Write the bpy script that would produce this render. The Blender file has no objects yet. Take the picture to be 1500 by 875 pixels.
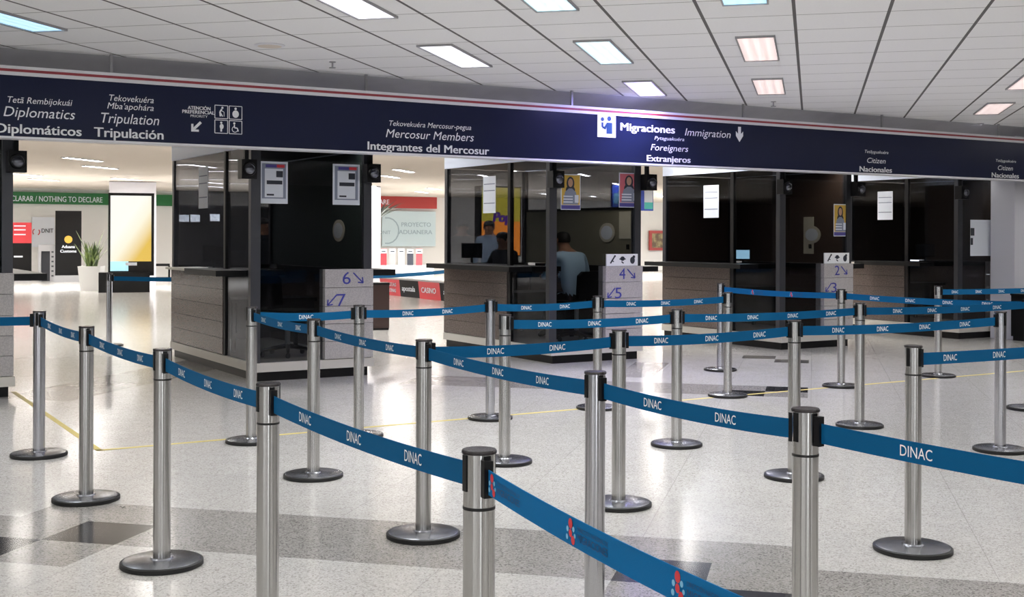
import bpy, bmesh, math, random
from mathutils import Vector, Matrix
random.seed(7)
SC = bpy.context.scene
COL = SC.collection

# ------------------------------------------------------------------ camera, world, light, exposure
F, PX, PY, ROLL, HC, H = 1780.0, 750.0, 347.5, 0.0035, 1.444, 0.95   # focal length in pixels of the 1500x875 frame
cd = bpy.data.cameras.new('camera'); cam = bpy.data.objects.new('camera', cd); COL.objects.link(cam)
cam.location = (0, 0, HC); cam.rotation_euler = (math.pi / 2, -ROLL, 0)
cd.sensor_fit = 'HORIZONTAL'; cd.sensor_width = 36; cd.lens = F / 1500 * 36
cd.shift_y = (PY - 437.5) / 1500; cd.clip_start = .05; cd.clip_end = 300
SC.camera = cam
SC.view_settings.view_transform = 'Standard'; SC.view_settings.look = 'None'
SC.view_settings.gamma = 1; SC.view_settings.use_curve_mapping = False
SC.view_settings.exposure = 0.0
WORLD_STRENGTH = 4.5; BOOTH_FILL = 22.0
LAMP_FRONT, LAMP_HALL, LAMP_BACK, LAMP_FAR = 1.25, 10.5, 19.0, 60.0; FRONT_W, FAR_W, BACK_W = 15.5, 105.0, 24.0
w = bpy.data.worlds.new('world'); SC.world = w; w.use_nodes = True
w.node_tree.nodes['Background'].inputs[0].default_value = (.93, .96, 1.0, 1)
w.node_tree.nodes['Background'].inputs[1].default_value = WORLD_STRENGTH
try:
    SC.cycles.max_bounces = 10; SC.cycles.transparent_max_bounces = 16
    SC.cycles.sample_clamp_indirect = 6
except Exception: pass

# ------------------------------------------------------------------ frames and helpers
PH = math.radians(31.1); TH = math.radians(13.9)
U = Vector((math.cos(PH), math.sin(PH), 0)); N = Vector((-math.sin(PH), math.cos(PH), 0))
def SW(s, w_, z=0): return U * s + N * w_ + Vector((0, 0, z))       # the booth row's own axes: s along it, w behind it
def un(px, py):
    dx, dy = px - PX, py - PY; c, s = math.cos(ROLL), math.sin(ROLL)
    return (c * dx + s * dy) / F, (-s * dx + c * dy) / F
def ground(px, py, z=0):
    a, b = un(px, py); Z = (HC - z) / b
    return Vector((a * Z, Z, z))
def onW(px, py, w_):
    a, b = un(px, py); Z = w_ / (a * N.x + N.y)
    return a * Z * U.x + Z * U.y, HC - b * Z
def onS(px, py, s):
    a, b = un(px, py); Z = s / (a * U.x + U.y)
    return a * Z * N.x + Z * N.y, HC - b * Z

def lin(c):
    if isinstance(c, str):
        c = [int(c[i:i + 2], 16) / 255 for i in (0, 2, 4)]
    return tuple(x / 12.92 if x <= .04045 else ((x + .055) / 1.055) ** 2.4 for x in c) + (1,)
MATS = {}
def pm(name, col, rough=.5, metal=0., emit=0., spec=.5, bump=None):
    m = bpy.data.materials.new(name); m.use_nodes = True
    b = m.node_tree.nodes['Principled BSDF']
    b.inputs['Base Color'].default_value = lin(col); b.inputs['Roughness'].default_value = rough
    b.inputs['Metallic'].default_value = metal; b.inputs['Specular IOR Level'].default_value = spec
    if emit: b.inputs['Emission Color'].default_value = lin(col); b.inputs['Emission Strength'].default_value = emit
    if bump:
        t = m.node_tree; nz = t.nodes.new('ShaderNodeTexNoise'); nz.inputs['Scale'].default_value = bump[0]
        tc = t.nodes.new('ShaderNodeTexCoord'); t.links.new(tc.outputs['Object'], nz.inputs['Vector'])
        bp = t.nodes.new('ShaderNodeBump'); bp.inputs['Strength'].default_value = bump[1]; bp.inputs['Distance'].default_value = .002
        t.links.new(nz.outputs['Fac'], bp.inputs['Height']); t.links.new(bp.outputs['Normal'], b.inputs['Normal'])
    MATS[name] = m; return m
def mottled(name, c1, c2, scale, rough, detail=3, lo=.4, hi=.6, metal=0., spec=.5):
    m = pm(name, c1, rough, metal, spec=spec); t = m.node_tree; b = t.nodes['Principled BSDF']
    tc = t.nodes.new('ShaderNodeTexCoord'); nz = t.nodes.new('ShaderNodeTexNoise')
    nz.inputs['Scale'].default_value = scale; nz.inputs['Detail'].default_value = detail
    r = t.nodes.new('ShaderNodeValToRGB'); r.color_ramp.elements[0].color = lin(c1); r.color_ramp.elements[1].color = lin(c2)
    r.color_ramp.elements[0].position = lo; r.color_ramp.elements[1].position = hi
    t.links.new(tc.outputs['Object'], nz.inputs['Vector']); t.links.new(nz.outputs['Fac'], r.inputs['Fac'])
    t.links.new(r.outputs['Color'], b.inputs['Base Color']); return m

def terrazzo(name, dark, base, light, seam=True):
    m = pm(name, base, .15, spec=.4); t = m.node_tree; b = t.nodes['Principled BSDF']; L = t.links.new
    tc = t.nodes.new('ShaderNodeTexCoord')
    vo = t.nodes.new('ShaderNodeTexVoronoi'); vo.inputs['Scale'].default_value = 150
    L(tc.outputs['Object'], vo.inputs['Vector'])
    sep = t.nodes.new('ShaderNodeSeparateColor'); L(vo.outputs['Color'], sep.inputs[0])
    r = t.nodes.new('ShaderNodeValToRGB'); cr = r.color_ramp; cr.interpolation = 'CONSTANT'
    cr.elements[0].color = lin(dark); cr.elements[0].position = 0
    cr.elements[1].color = lin(base); cr.elements[1].position = .16
    e = cr.elements.new(.66); e.color = lin(light)
    L(sep.outputs[0], r.inputs['Fac'])
    # slow cloudiness of the stone
    nz = t.nodes.new('ShaderNodeTexNoise'); nz.inputs['Scale'].default_value = 5; L(tc.outputs['Object'], nz.inputs['Vector'])
    mr = t.nodes.new('ShaderNodeMapRange'); mr.inputs['To Min'].default_value = .9; mr.inputs['To Max'].default_value = 1.06
    L(nz.outputs['Fac'], mr.inputs['Value'])
    mul = t.nodes.new('ShaderNodeVectorMath'); mul.operation = 'SCALE'
    L(r.outputs['Color'], mul.inputs[0]); L(mr.outputs['Result'], mul.inputs['Scale'])
    last = mul.outputs[0]
    if seam:
        br = t.nodes.new('ShaderNodeTexBrick'); br.offset = 0; br.inputs['Scale'].default_value = 1
        br.inputs['Brick Width'].default_value = .78; br.inputs['Row Height'].default_value = .78
        br.inputs['Mortar Size'].default_value = .0022; br.inputs['Mortar Smooth'].default_value = .3
        mp = t.nodes.new('ShaderNodeMapping'); mp.inputs['Location'].default_value = (.39 - .38 + 7.8, .33 + 7.8, 0)
        L(tc.outputs['Object'], mp.inputs['Vector']); L(mp.outputs['Vector'], br.inputs['Vector'])
        mx = t.nodes.new('ShaderNodeMix'); mx.data_type = 'RGBA'; mx.inputs['B'].default_value = lin('8f8c88')
        fm = t.nodes.new('ShaderNodeMath'); fm.operation = 'MULTIPLY'; fm.inputs[1].default_value = .55
        L(br.outputs['Fac'], fm.inputs[0]); L(fm.outputs[0], mx.inputs['Factor']); L(last, mx.inputs['A'])
        last = mx.outputs['Result']
    L(last, b.inputs['Base Color']); return m

def ceiling_mat():
    m = pm('ceiling_tile', 'f2f2f4', .9, spec=.2); t = m.node_tree; b = t.nodes['Principled BSDF']; L = t.links.new
    tc = t.nodes.new('ShaderNodeTexCoord'); sp = t.nodes.new('ShaderNodeSeparateXYZ'); L(tc.outputs['Object'], sp.inputs[0])
    def line(axis, off, half):
        a = t.nodes.new('ShaderNodeMath'); a.operation = 'SUBTRACT'; a.inputs[1].default_value = off; L(sp.outputs[axis], a.inputs[0])
        q = t.nodes.new('ShaderNodeMath'); q.operation = 'PINGPONG'; q.inputs[1].default_value = .6375 / 2; L(a.outputs[0], q.inputs[0])
        l = t.nodes.new('ShaderNodeMath'); l.operation = 'LESS_THAN'; l.inputs[1].default_value = half; L(q.outputs[0], l.inputs[0])
        return l.outputs[0]
    strong, thin = line(0, -.13, .012), line(1, 9.41, .006)
    nz = t.nodes.new('ShaderNodeTexNoise'); nz.inputs['Scale'].default_value = 60; L(tc.outputs['Object'], nz.inputs['Vector'])
    r = t.nodes.new('ShaderNodeValToRGB'); r.color_ramp.elements[0].color = lin('efeff0'); r.color_ramp.elements[1].color = lin('f6f6f6')
    L(nz.outputs['Fac'], r.inputs['Fac'])
    m1 = t.nodes.new('ShaderNodeMix'); m1.data_type = 'RGBA'; m1.inputs['B'].default_value = lin('8c8a88')
    L(thin, m1.inputs['Factor']); L(r.outputs['Color'], m1.inputs['A'])
    m2 = t.nodes.new('ShaderNodeMix'); m2.data_type = 'RGBA'; m2.inputs['B'].default_value = lin('6a6868')
    L(strong, m2.inputs['Factor']); L(m1.outputs['Result'], m2.inputs['A'])
    L(m2.outputs['Result'], b.inputs['Base Color']); return m

def glass_mat(name, tint, refl=.05):
    m = bpy.data.materials.new(name); m.use_nodes = True; t = m.node_tree; t.nodes.clear(); L = t.links.new
    o = t.nodes.new('ShaderNodeOutputMaterial'); mx = t.nodes.new('ShaderNodeMixShader')
    tr = t.nodes.new('ShaderNodeBsdfTransparent'); tr.inputs[0].default_value = tint + (1,)
    gl = t.nodes.new('ShaderNodeBsdfGlossy'); gl.inputs['Roughness'].default_value = .01; gl.inputs[0].default_value = (.9, .93, 1, 1)
    lw = t.nodes.new('ShaderNodeLayerWeight'); lw.inputs['Blend'].default_value = .5      # Schlick reflection, alike from both sides
    pw = t.nodes.new('ShaderNodeMath'); pw.operation = 'POWER'; pw.inputs[1].default_value = 5; L(lw.outputs['Facing'], pw.inputs[0])
    ma = t.nodes.new('ShaderNodeMath'); ma.operation = 'MULTIPLY_ADD'; ma.inputs[1].default_value = .95; ma.inputs[2].default_value = .02; L(pw.outputs[0], ma.inputs[0])
    L(ma.outputs[0], mx.inputs[0]); L(tr.outputs[0], mx.inputs[1]); L(gl.outputs[0], mx.inputs[2]); L(mx.outputs[0], o.inputs[0])
    MATS[name] = m; return m

def diffuser_mat(name, col, strength):
    """lamp lens: three tubes behind a ribbed prismatic sheet"""
    m = pm(name, col, .4); t = m.node_tree; b = t.nodes['Principled BSDF']; L = t.links.new
    tc = t.nodes.new('ShaderNodeTexCoord'); sp = t.nodes.new('ShaderNodeSeparateXYZ'); L(tc.outputs['Object'], sp.inputs[0])
    s = t.nodes.new('ShaderNodeMath'); s.operation = 'MULTIPLY'; s.inputs[1].default_value = 2 * math.pi / .085; L(sp.outputs[0], s.inputs[0])
    c = t.nodes.new('ShaderNodeMath'); c.operation = 'COSINE'; L(s.outputs[0], c.inputs[0])
    nz = t.nodes.new('ShaderNodeTexNoise'); nz.inputs['Scale'].default_value = 28; L(tc.outputs['Object'], nz.inputs['Vector'])
    a = t.nodes.new('ShaderNodeMath'); a.operation = 'MULTIPLY_ADD'; a.inputs[1].default_value = .16; a.inputs[2].default_value = .72; L(c.outputs[0], a.inputs[0])
    d = t.nodes.new('ShaderNodeMath'); d.operation = 'MULTIPLY_ADD'; d.inputs[1].default_value = .5; L(nz.outputs['Fac'], d.inputs[0]); L(a.outputs[0], d.inputs[2])
    e = t.nodes.new('ShaderNodeMath'); e.operation = 'MULTIPLY'; e.inputs[1].default_value = strength; L(d.outputs[0], e.inputs[0])
    b.inputs['Emission Color'].default_value = lin(col); L(e.outputs[0], b.inputs['Emission Strength']); return m

def screen_mat():
    m = pm('totem_screen_glow', '101010', .2); t = m.node_tree; b = t.nodes['Principled BSDF']; L = t.links.new
    tc = t.nodes.new('ShaderNodeTexCoord'); sp = t.nodes.new('ShaderNodeSeparateXYZ'); L(tc.outputs['Object'], sp.inputs[0])
    a = t.nodes.new('ShaderNodeMath'); a.operation = 'MULTIPLY_ADD'; a.inputs[1].default_value = -.75; L(sp.outputs[2], a.inputs[0])
    c = t.nodes.new('ShaderNodeMath'); c.operation = 'MULTIPLY_ADD'; c.inputs[1].default_value = 1.1; c.inputs[2].default_value = 1.45; L(sp.outputs[0], c.inputs[0]); L(c.outputs[0], a.inputs[2])
    r = t.nodes.new('ShaderNodeValToRGB'); cr = r.color_ramp
    cr.elements[0].position = 0; cr.elements[0].color = lin('fffef4'); cr.elements[1].position = 1; cr.elements[1].color = lin('e8c052')
    e = cr.elements.new(.42); e.color = lin('fff8e0')
    L(a.outputs[0], r.inputs['Fac']); L(r.outputs['Color'], b.inputs['Emission Color'])
    b.inputs['Emission Strength'].default_value = .98; return m

def steel(name, col, rough, an):
    m = pm(name, col, rough, 1.0); t = m.node_tree; b = t.nodes['Principled BSDF']
    tg = t.nodes.new('ShaderNodeTangent'); tg.direction_type = 'RADIAL'; tg.axis = 'Z'; t.links.new(tg.outputs[0], b.inputs['Tangent'])
    b.inputs['Anisotropic'].default_value = an; b.inputs['Anisotropic Rotation'].default_value = .25; return m
STEEL = steel('brushed_steel', 'c0bfbd', .17, .9); STEEL2 = steel('polished_steel', 'c0c0c4', .13, .7)
BASEM = pm('weighted_base_metal', '94969c', .24, .95); RUBBER = pm('black_rubber', '0d0d0e', .5)
BLACK = pm('black_plastic', '08080a', .4, spec=.3); CAPM = pm('dark_cap', '2a2526', .25)
BELT = pm('blue_webbing', '025582', .7, spec=.15, bump=(500, .25)); BELT2 = pm('bright_blue_webbing', '0568a0', .7, spec=.15, bump=(500, .25))
WHITE = pm('white_print', 'f2f4f6', .5); REDP = pm('red_print', 'd0343c', .5); NAVYP = pm('navy_print', '0c3a66', .5); CYANP = pm('pale_blue_print', '7fc0e0', .5)
NAVY = pm('navy_sign_face', '181e3a', .3, spec=.22); TRIMW = pm('white_trim', 'e6e6ea', .4); TRIMR = pm('red_trim', '9c3a44', .45)
GALV = pm('grey_metal', 'a4a4a6', .45, .6); DARKM = pm('dark_grey_metal', '4a4b50', .35, .6); BLKM = pm('black_metal', '0e0e10', .4, spec=.3)
SILL = pm('pale_sill', 'd4d0c8', .35, .2); STONE = mottled('pale_granite', 'a9a5a4', 'bab6b4', 90, .3)
BROWN = mottled('brown_granite', '5c514c', '70645e', 70, .16); FASC = pm('pale_blue_fascia', 'e4edff', .4)
PAPER = pm('white_paper', 'e6ebf4', .7); GREYINK = pm('grey_ink', '8b93a6', .7); DARKINK = pm('dark_ink', '30343f', .7); BLUEINK = pm('blue_ink', '3a3f9a', .5)
PINKP = pm('pink_print', 'd8727c', .6); PURPLE = pm('purple_print', '4d4790', .6); YELP = pm('yellow_print', 'd9b24c', .6); SKINP = pm('tan_print', 'c89f82', .6)
TINT = glass_mat('tinted_glass', (.56, .57, .59)); CLEAR = glass_mat('clear_glass', (.8, .85, .88))
WALLM = pm('white_wall', 'f0efec', .7); COLM = pm('white_column_paint', 'd6d6de', .5); BEIGE = pm('beige_ceiling', 'e2d8cc', .85)
YTAPE = pm('yellow_tape', 'd2c070', .5)
T_LIGHT = terrazzo('light_terrazzo', 'a9a6a1', 'c4c2be', 'd2d0cd'); T_GREY = terrazzo('grey_terrazzo', '6f6c69', '9a9793', 'aba8a4', False); T_BLACK = terrazzo('black_terrazzo', '17181b', '26272b', '333438', False)
SOFF = mottled('shaded_grey_soffit', 'b8b8be', 'c0c0c5', 3, .85); CEIL = ceiling_mat(); SCREEN = screen_mat()  # the soffit's shade is put into its darker grey

class MB:
    def __init__(s): s.v, s.f, s.m = [], [], []
    def add(s, vs, fs, mi=0):
        o = len(s.v); s.v += [tuple(x) for x in vs]; s.f += [tuple(i + o for i in f) for f in fs]; s.m += [mi] * len(fs); return s
    def box(s, x0, x1, y0, y1, z0, z1, mi=0):
        return s.add([(x0, y0, z0), (x1, y0, z0), (x1, y1, z0), (x0, y1, z0), (x0, y0, z1), (x1, y0, z1), (x1, y1, z1), (x0, y1, z1)],
                     [(0, 3, 2, 1), (4, 5, 6, 7), (0, 1, 5, 4), (1, 2, 6, 5), (2, 3, 7, 6), (3, 0, 4, 7)], mi)
    def lathe(s, prof, n=32, c=(0, 0), mi=0, axis='z', o=(0, 0, 0)):
        vs, fs = [], []
        for r, z in prof:
            for k in range(n):
                a = 2 * math.pi * k / n; p = (r * math.cos(a) + c[0], r * math.sin(a) + c[1], z)
                if axis == 'y': p = (p[0], p[2], p[1])
                vs.append((p[0] + o[0], p[1] + o[1], p[2] + o[2]))
        fl = axis == 'y'
        for i in range(len(prof) - 1):
            for k in range(n):
                q = (i * n + k, i * n + (k + 1) % n, (i + 1) * n + (k + 1) % n, (i + 1) * n + k)
                fs.append(q[::-1] if fl else q)
        b, t = tuple(range(n)), tuple(range((len(prof) - 1) * n, len(prof) * n))
        fs.append(b if fl else b[::-1]); fs.append(t[::-1] if fl else t)
        return s.add(vs, fs, mi)
    def poly(s, pts, d, mi=0):
        """closed outline pts (3D, flat) given thickness vector d"""
        n = len(pts); a = [Vector(p) for p in pts]; b = [p + Vector(d) for p in a]
        return s.add(a + b, [tuple(range(n))[::-1], tuple(range(n, 2 * n))] + [(i, (i + 1) % n, n + (i + 1) % n, n + i) for i in range(n)], mi)
    def tube(s, pts, rads, n=10, mi=0):
        vs, fs = [], []
        P = [Vector(p) for p in pts]
        for i, p in enumerate(P):
            d = (P[min(i + 1, len(P) - 1)] - P[max(i - 1, 0)]).normalized()
            x = d.cross(Vector((0, 0, 1)) if abs(d.z) < .9 else Vector((1, 0, 0))).normalized(); y = d.cross(x)
            r = rads[i] if isinstance(rads, (list, tuple)) else rads
            vs += [p + x * r * math.cos(2 * math.pi * k / n) + y * r * math.sin(2 * math.pi * k / n) for k in range(n)]
        for i in range(len(P) - 1):
            fs += [(i * n + k, (i + 1) * n + k, (i + 1) * n + (k + 1) % n, i * n + (k + 1) % n) for k in range(n)]
        fs += [tuple(range(n)), tuple(range((len(P) - 1) * n, len(P) * n))[::-1]]
        return s.add(vs, fs, mi)
    def mesh(s, name, mats, smooth=False):
        me = bpy.data.meshes.new(name); me.from_pydata(s.v, [], s.f)
        for m in (mats if isinstance(mats, (list, tuple)) else [mats]): me.materials.append(m)
        me.polygons.foreach_set('material_index', s.m)
        bm = bmesh.new(); bm.from_mesh(me); bmesh.ops.recalc_face_normals(bm, faces=bm.faces); bm.to_mesh(me); bm.free()
        if smooth:
            me.polygons.foreach_set('use_smooth', [True] * len(me.polygons)); me.set_sharp_from_angle(angle=math.radians(40))
        me.update(); return me
    def build(s, name, mats, parent=None, smooth=False, loc=None, rz=0):
        o = bpy.data.objects.new(name, s.mesh(name, mats, smooth)); COL.objects.link(o)
        if parent: o.parent = parent
        if loc is not None: o.location = loc
        if rz: o.rotation_euler.z = rz
        return o

def tag(o, label=None, cat=None, group=None, kind=None):
    if label: o['label'] = label
    if cat: o['category'] = cat
    if group: o['group'] = group
    if kind: o['kind'] = kind
    return o
def empty(name, loc=(0, 0, 0), rz=0, label=None, cat=None, group=None):
    o = bpy.data.objects.new(name, None); COL.objects.link(o); o.location = loc; o.rotation_euler.z = rz; o.empty_display_size = .1
    return tag(o, label, cat, group)
def kids(o): return [c for c in list(COL.objects) if c.parent == o]
def dup(root, loc=None, rz=None, label=None, group=None, parent=None):
    ch = list(root.children)
    r = root.copy(); COL.objects.link(r)
    if parent: r.parent = parent
    if loc is not None: r.location = loc
    if rz is not None: r.rotation_euler.z = rz
    if label: r['label'] = label
    if group: r['group'] = group
    for c in ch: dup(c, parent=r)
    return r

# text: built-in font turned into flat solid letters
_T = {}
def text_geo(body, bold=0., shear=0.):
    k = (body, bold, shear)
    if k in _T: return _T[k]
    c = bpy.data.curves.new('t', 'FONT'); c.body = body; c.size = 1; c.offset = bold; c.shear = shear; c.resolution_u = 3; c.extrude = 0
    o = bpy.data.objects.new('t', c); COL.objects.link(o)
    dg = bpy.context.evaluated_depsgraph_get(); dg.update()
    me = bpy.data.meshes.new_from_object(o.evaluated_get(dg))
    vs = [tuple(v.co) for v in me.vertices]; fs = [tuple(p.vertices) for p in me.polygons]
    bpy.data.objects.remove(o); bpy.data.curves.remove(c); bpy.data.meshes.remove(me)
    x0 = min(v[0] for v in vs); x1 = max(v[0] for v in vs)
    _T[k] = ([(v[0] - x0, v[1]) for v in vs], fs, x1 - x0); return _T[k]
def cap_h(bold=0.):
    vs, _, _ = text_geo('H', bold); return max(v[1] for v in vs) - min(0, min(v[1] for v in vs))
def put_text(mb, body, org, ax, up, width, cap, bold=0., shear=0., mi=0):
    vs, fs, wd = text_geo(body, 0., shear); kx = width / wd; ky = cap / cap_h(0.)
    o, ax, up = Vector(org), Vector(ax), Vector(up)
    nv = ax.cross(up).normalized()
    for k, (bx, by) in enumerate(((0, 0),) if bold < .01 else ((-1, -.5), (1, -.5), (-1, .5), (1, .5), (0, 0))):      # bold letters are struck wider
        q = o + ax * (bx * bold * kx * 1.6) + up * (by * bold * ky) + nv * (.0007 * k)
        mb.add([q + ax * (v[0] * kx) + up * (v[1] * ky) for v in vs], fs, mi)

# ------------------------------------------------------------------ the setting
# floor: 0.39 m stone tiles laid on the hall's grid, a grey border pattern with black insets
T = .39
def tile_kind(x, y):
    X, Y = x, y
    def inr(a, b, c, d): return a <= X <= b and c <= Y <= d
    for a, b, c, d in ((-4.03, -3.63, 4.66, 5.06), (-3.63, -3.22, 5.06, 5.45), (-.83, -.43, 5.06, 5.46), (-.43, -.04, 4.67, 5.06),
                       (-.84, -.44, 11.28, 11.68), (-.44, -.04, 11.66, 12.07), (-.84, -.44, 14.98, 15.38), (-.44, -.04, 14.59, 14.99)):
        if inr(a, b, c, d): return 2
    for a, b, c, d in ((-4.03, -3.22, 4.66, 5.85), (-3.25, -.82, 5.05, 5.85), (-.84, -.03, 4.66, 5.85), (-.05, 3.2, 4.66, 5.46), (-20, -4.0, 4.66, 5.46),
                       (-4.03, -3.22, 11.2, 12.1), (-3.25, -.82, 11.26, 12.07), (-.84, -.03, 11.26, 12.07), (-7.25, -6.4, 9.5, 15.5), (-2.1, -1.6, 12.5, 14)):
        if inr(a, b, c, d): return 1
    return 0
fb = MB(); X0, Y0, NX, NY = -.04 - T * 42, 5.06 - T * 24, 76, 66
for j in range(NY + 1):
    for i in range(NX + 1): fb.v.append((X0 + i * T, Y0 + j * T, 0))
for j in range(NY):
    for i in range(NX):
        a = j * (NX + 1) + i
        fb.f.append((a, a + 1, a + NX + 2, a + NX + 1)); fb.m.append(tile_kind(X0 + (i + .5) * T, Y0 + (j + .5) * T))
xa, xb, ya, yb = X0, X0 + NX * T, Y0, Y0 + NY * T
for q in ((-60, xa, -14, 80), (xb, 60, -14, 80), (xa, xb, -14, ya), (xa, xb, yb, 80)):
    fb.add([(q[0], q[2], 0), (q[1], q[2], 0), (q[1], q[3], 0), (q[0], q[3], 0)], [(0, 1, 2, 3)], 0)
fl = fb.build('floor', [T_LIGHT, T_GREY, T_BLACK], rz=-TH); tag(fl, kind='structure')
fl.data.flip_normals() if fl.data.polygons[0].normal.z < 0 else None
def grid_pt(P): return (P.x * math.cos(TH) - P.y * math.sin(TH), P.x * math.sin(TH) + P.y * math.cos(TH))
CZ = HC + 1.57
def cpoly(name, pts, mat):   # ceiling faces in the grid's own frame so that the tile lines run on
    mb = MB(); vs = [grid_pt(p) + (p.z,) for p in pts]; n = len(vs)
    mb.add(vs + [(v[0], v[1], v[2] + .04) for v in vs], [tuple(range(n)), tuple(range(n, 2 * n))[::-1]] + [(i, (i + 1) % n, n + (i + 1) % n, n + i) for i in range(n)])
    return tag(mb.build(name, mat, rz=-TH), kind='structure')
EDGE = 10.9
cpoly('ceiling', [SW(-14, -12, CZ), SW(34, -12, CZ), SW(34, EDGE, CZ), SW(-14, EDGE, CZ)], CEIL)
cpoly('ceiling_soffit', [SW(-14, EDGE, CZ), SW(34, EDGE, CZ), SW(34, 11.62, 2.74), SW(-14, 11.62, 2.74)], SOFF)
so = MB(); so.box(-14, 34, 11.62, 11.68, 2.74, CZ + .04); tag(so.build('trim_1', BEIGE, rz=PH), kind='structure')
WB = 43.0
cpoly('ceiling_hall', [SW(-22, 11.66, CZ), SW(48, 11.66, CZ), SW(48, WB + .3, CZ), SW(-22, WB + .3, CZ)], BEIGE)
wb = MB(); wb.box(-22, 48, WB, WB + .2, 0, CZ); tag(wb.build('wall_back', WALLM, rz=PH), kind='structure')

# the hall's rear and side walls, with glazed openings between the wall piers
REAR = pm('hall_wall_paint', '5a5858', .7); SIDE = pm('hall_side_paint', 'd6d4d2', .7)
rw = MB()
for a, c in ((-14, -9.2), (-8.6, -4.6), (-1.6, 5.6), (6.6, 34)): rw.box(a, c, -12.2, -12, 0, CZ)
rw.box(-14, 34, -12.2, -12, 2.5, CZ); tag(rw.build('wall_rear', REAR, rz=PH), kind='structure')
rw = MB()
for a, c in ((-12, -5), (-3.8, 10)): rw.box(-14.2, -14, a, c, 0, CZ)
tag(rw.build('wall_left', SIDE, rz=PH), kind='structure')
rw = MB()
for a, c in ((-12, 20),): rw.box(34, 34.2, a, c, 0, CZ)
tag(rw.build('wall_right', SIDE, rz=PH), kind='structure')
# pale column standing before the last booth
cl = MB(); cl.box(15.12, 15.98, 11.16, 11.56, 0, CZ - .06); tag(cl.build('column', COLM, rz=PH), kind='structure')

# unseen dark walls added to darken the reflections in the booth glass
dw = MB(); dw.box(-22, 1.5, 41.4, 41.6, 0, CZ - .01); tag(dw.build('wall_added_left', pm('dark_reflection_paint', '242427', .7), rz=PH), kind='structure')
dw = MB(); dw.box(-22.2, -22, 11.7, 41.6, 0, CZ - .01); tag(dw.build('wall_added_side', MATS['dark_reflection_paint'], rz=PH), kind='structure')

# ------------------------------------------------------------------ overhead sign
SG = 10.72
sign = empty('overhead_sign', SW(0, SG, 0), PH, 'long navy overhead sign listing immigration lanes in white lettering', 'sign')
S0, S1 = -3.5, 21.0
MB().box(S0, S1, 0, .16, 2.262, 2.766).build('panel', NAVY, sign)
MB().box(S0, S1, -.012, .17, 2.766, 2.796).box(S0, S1, -.012, .17, 2.818, 2.844).build('top_trim', TRIMW, sign)
MB().box(S0, S1, -.014, .17, 2.796, 2.818).build('red_stripe', TRIMR, sign)
MB().box(S0, S1, -.014, .17, 2.244, 2.262).build('bottom_trim', TRIMW, sign)
for px in (162, 535, 836, 1087, 1290, 1461):
    s, _ = onW(px, 150, SG + .1)
    MB().box(s - .012, s + .012, .07, .09, 2.844, CZ).build('hanger', GALV, sign)
def sign_text(name, label, rows):
    for body, xl, xr, yb, cap, bold, shear in rows:
        sl, zl = onW(xl, yb, SG); sr, _ = onW(xr, yb, SG); Z = (HC - zl) / un(xl, yb)[1]
        mb = MB(); put_text(mb, body, (sl, -.003, zl), (1, 0, 0), (0, 0, 1), sr - sl, cap * Z / F, bold, shear)
        tag(mb.build(name, WHITE, sign), label)
IT = .22
sign_text('lettering', 'white lettering for the diplomats lane', [('Tetã Rembijokuái', 11, 106, 150, 9, 0, IT), ('Diplomatics', 5, 110, 170, 14.5, 0, IT), ('Diplomáticos', -6, 119, 194, 13.5, .013, 0)])
sign_text('lettering', 'white lettering for the crew lane', [('Tekovekuéra', 160, 225, 147.5, 9, 0, IT), ("Mba'apohára", 157, 225, 159, 9, 0, IT), ('Tripulation', 148, 233, 179.5, 14.5, 0, IT), ('Tripulación', 138, 239, 200, 13.5, .013, 0)])
sign_text('lettering', 'small white lettering for priority attention', [('ATENCIÓN', 275, 308, 160, 4.8, .015, 0), ('PREFERENCIAL', 267, 314, 165.5, 4.8, .015, 0), ('PRIORITY', 279, 304, 171.5, 3.6, 0, 0)])
sign_text('lettering', 'white lettering for the Mercosur lane', [('Tekovekuéra Mercosur-pegua', 570, 690, 184, 7.5, 0, IT), ('Mercosur Members', 565, 694, 201, 12, 0, IT), ('Integrantes del Mercosur', 538.5, 716, 219, 11.5, .013, 0)])
sign_text('lettering', 'white lettering for immigration and the foreigners lane', [('Migraciones', 909, 988, 191, 11, .015, 0), ('Immigration', 1003, 1070, 198.5, 10.5, 0, IT), ('Pytaguakuéra', 958.5, 1002, 204.5, 5, 0, IT), ('Foreigners', 953, 1008, 220, 9, .008, IT), ('Extranjeros', 947.5, 1011, 236, 8.8, .015, 0)])
sign_text('lettering', 'white lettering for the first citizens lane', [('Tetãyguakuéra', 1266.5, 1301, 224, 4.4, 0, IT), ('Citizen', 1270, 1297, 238.5, 7.4, 0, IT), ('Nacionales', 1259, 1306, 251.2, 7.6, .012, 0)])
sign_text('lettering', 'white lettering for the second citizens lane', [('Tetãyguakuéra', 1458.5, 1488, 237, 3.9, 0, IT), ('Citizen', 1461.5, 1483.5, 249, 6.6, 0, IT), ('Nacionales', 1452.5, 1492, 259.8, 7, .012, 0)])
def arrow(mb, c, d, L, wd, y, mi=0, head=.5):
    """solid arrow in the XZ plane, centre c, direction d"""
    d = Vector(d).normalized(); n = Vector((-d[1], d[0])); c = Vector(c); a, b = c - d * L / 2, c + d * L / 2; h = b - d * L * head
    pts = [a + n * wd / 2, h + n * wd / 2, h + n * wd * 1.6, b, h - n * wd * 1.6, h - n * wd / 2, a - n * wd / 2]
    mb.poly([(p.x, y, p.y) for p in pts], (0, -.002, 0), mi)
def disc(mb, cx, cz, r, y, mi=0, rz=None, n=20, d=-.002):
    rz = rz or r
    mb.poly([(cx + r * math.cos(2 * math.pi * k / n), y, cz + rz * math.sin(2 * math.pi * k / n)) for k in range(n)], (0, d, 0), mi)
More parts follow.
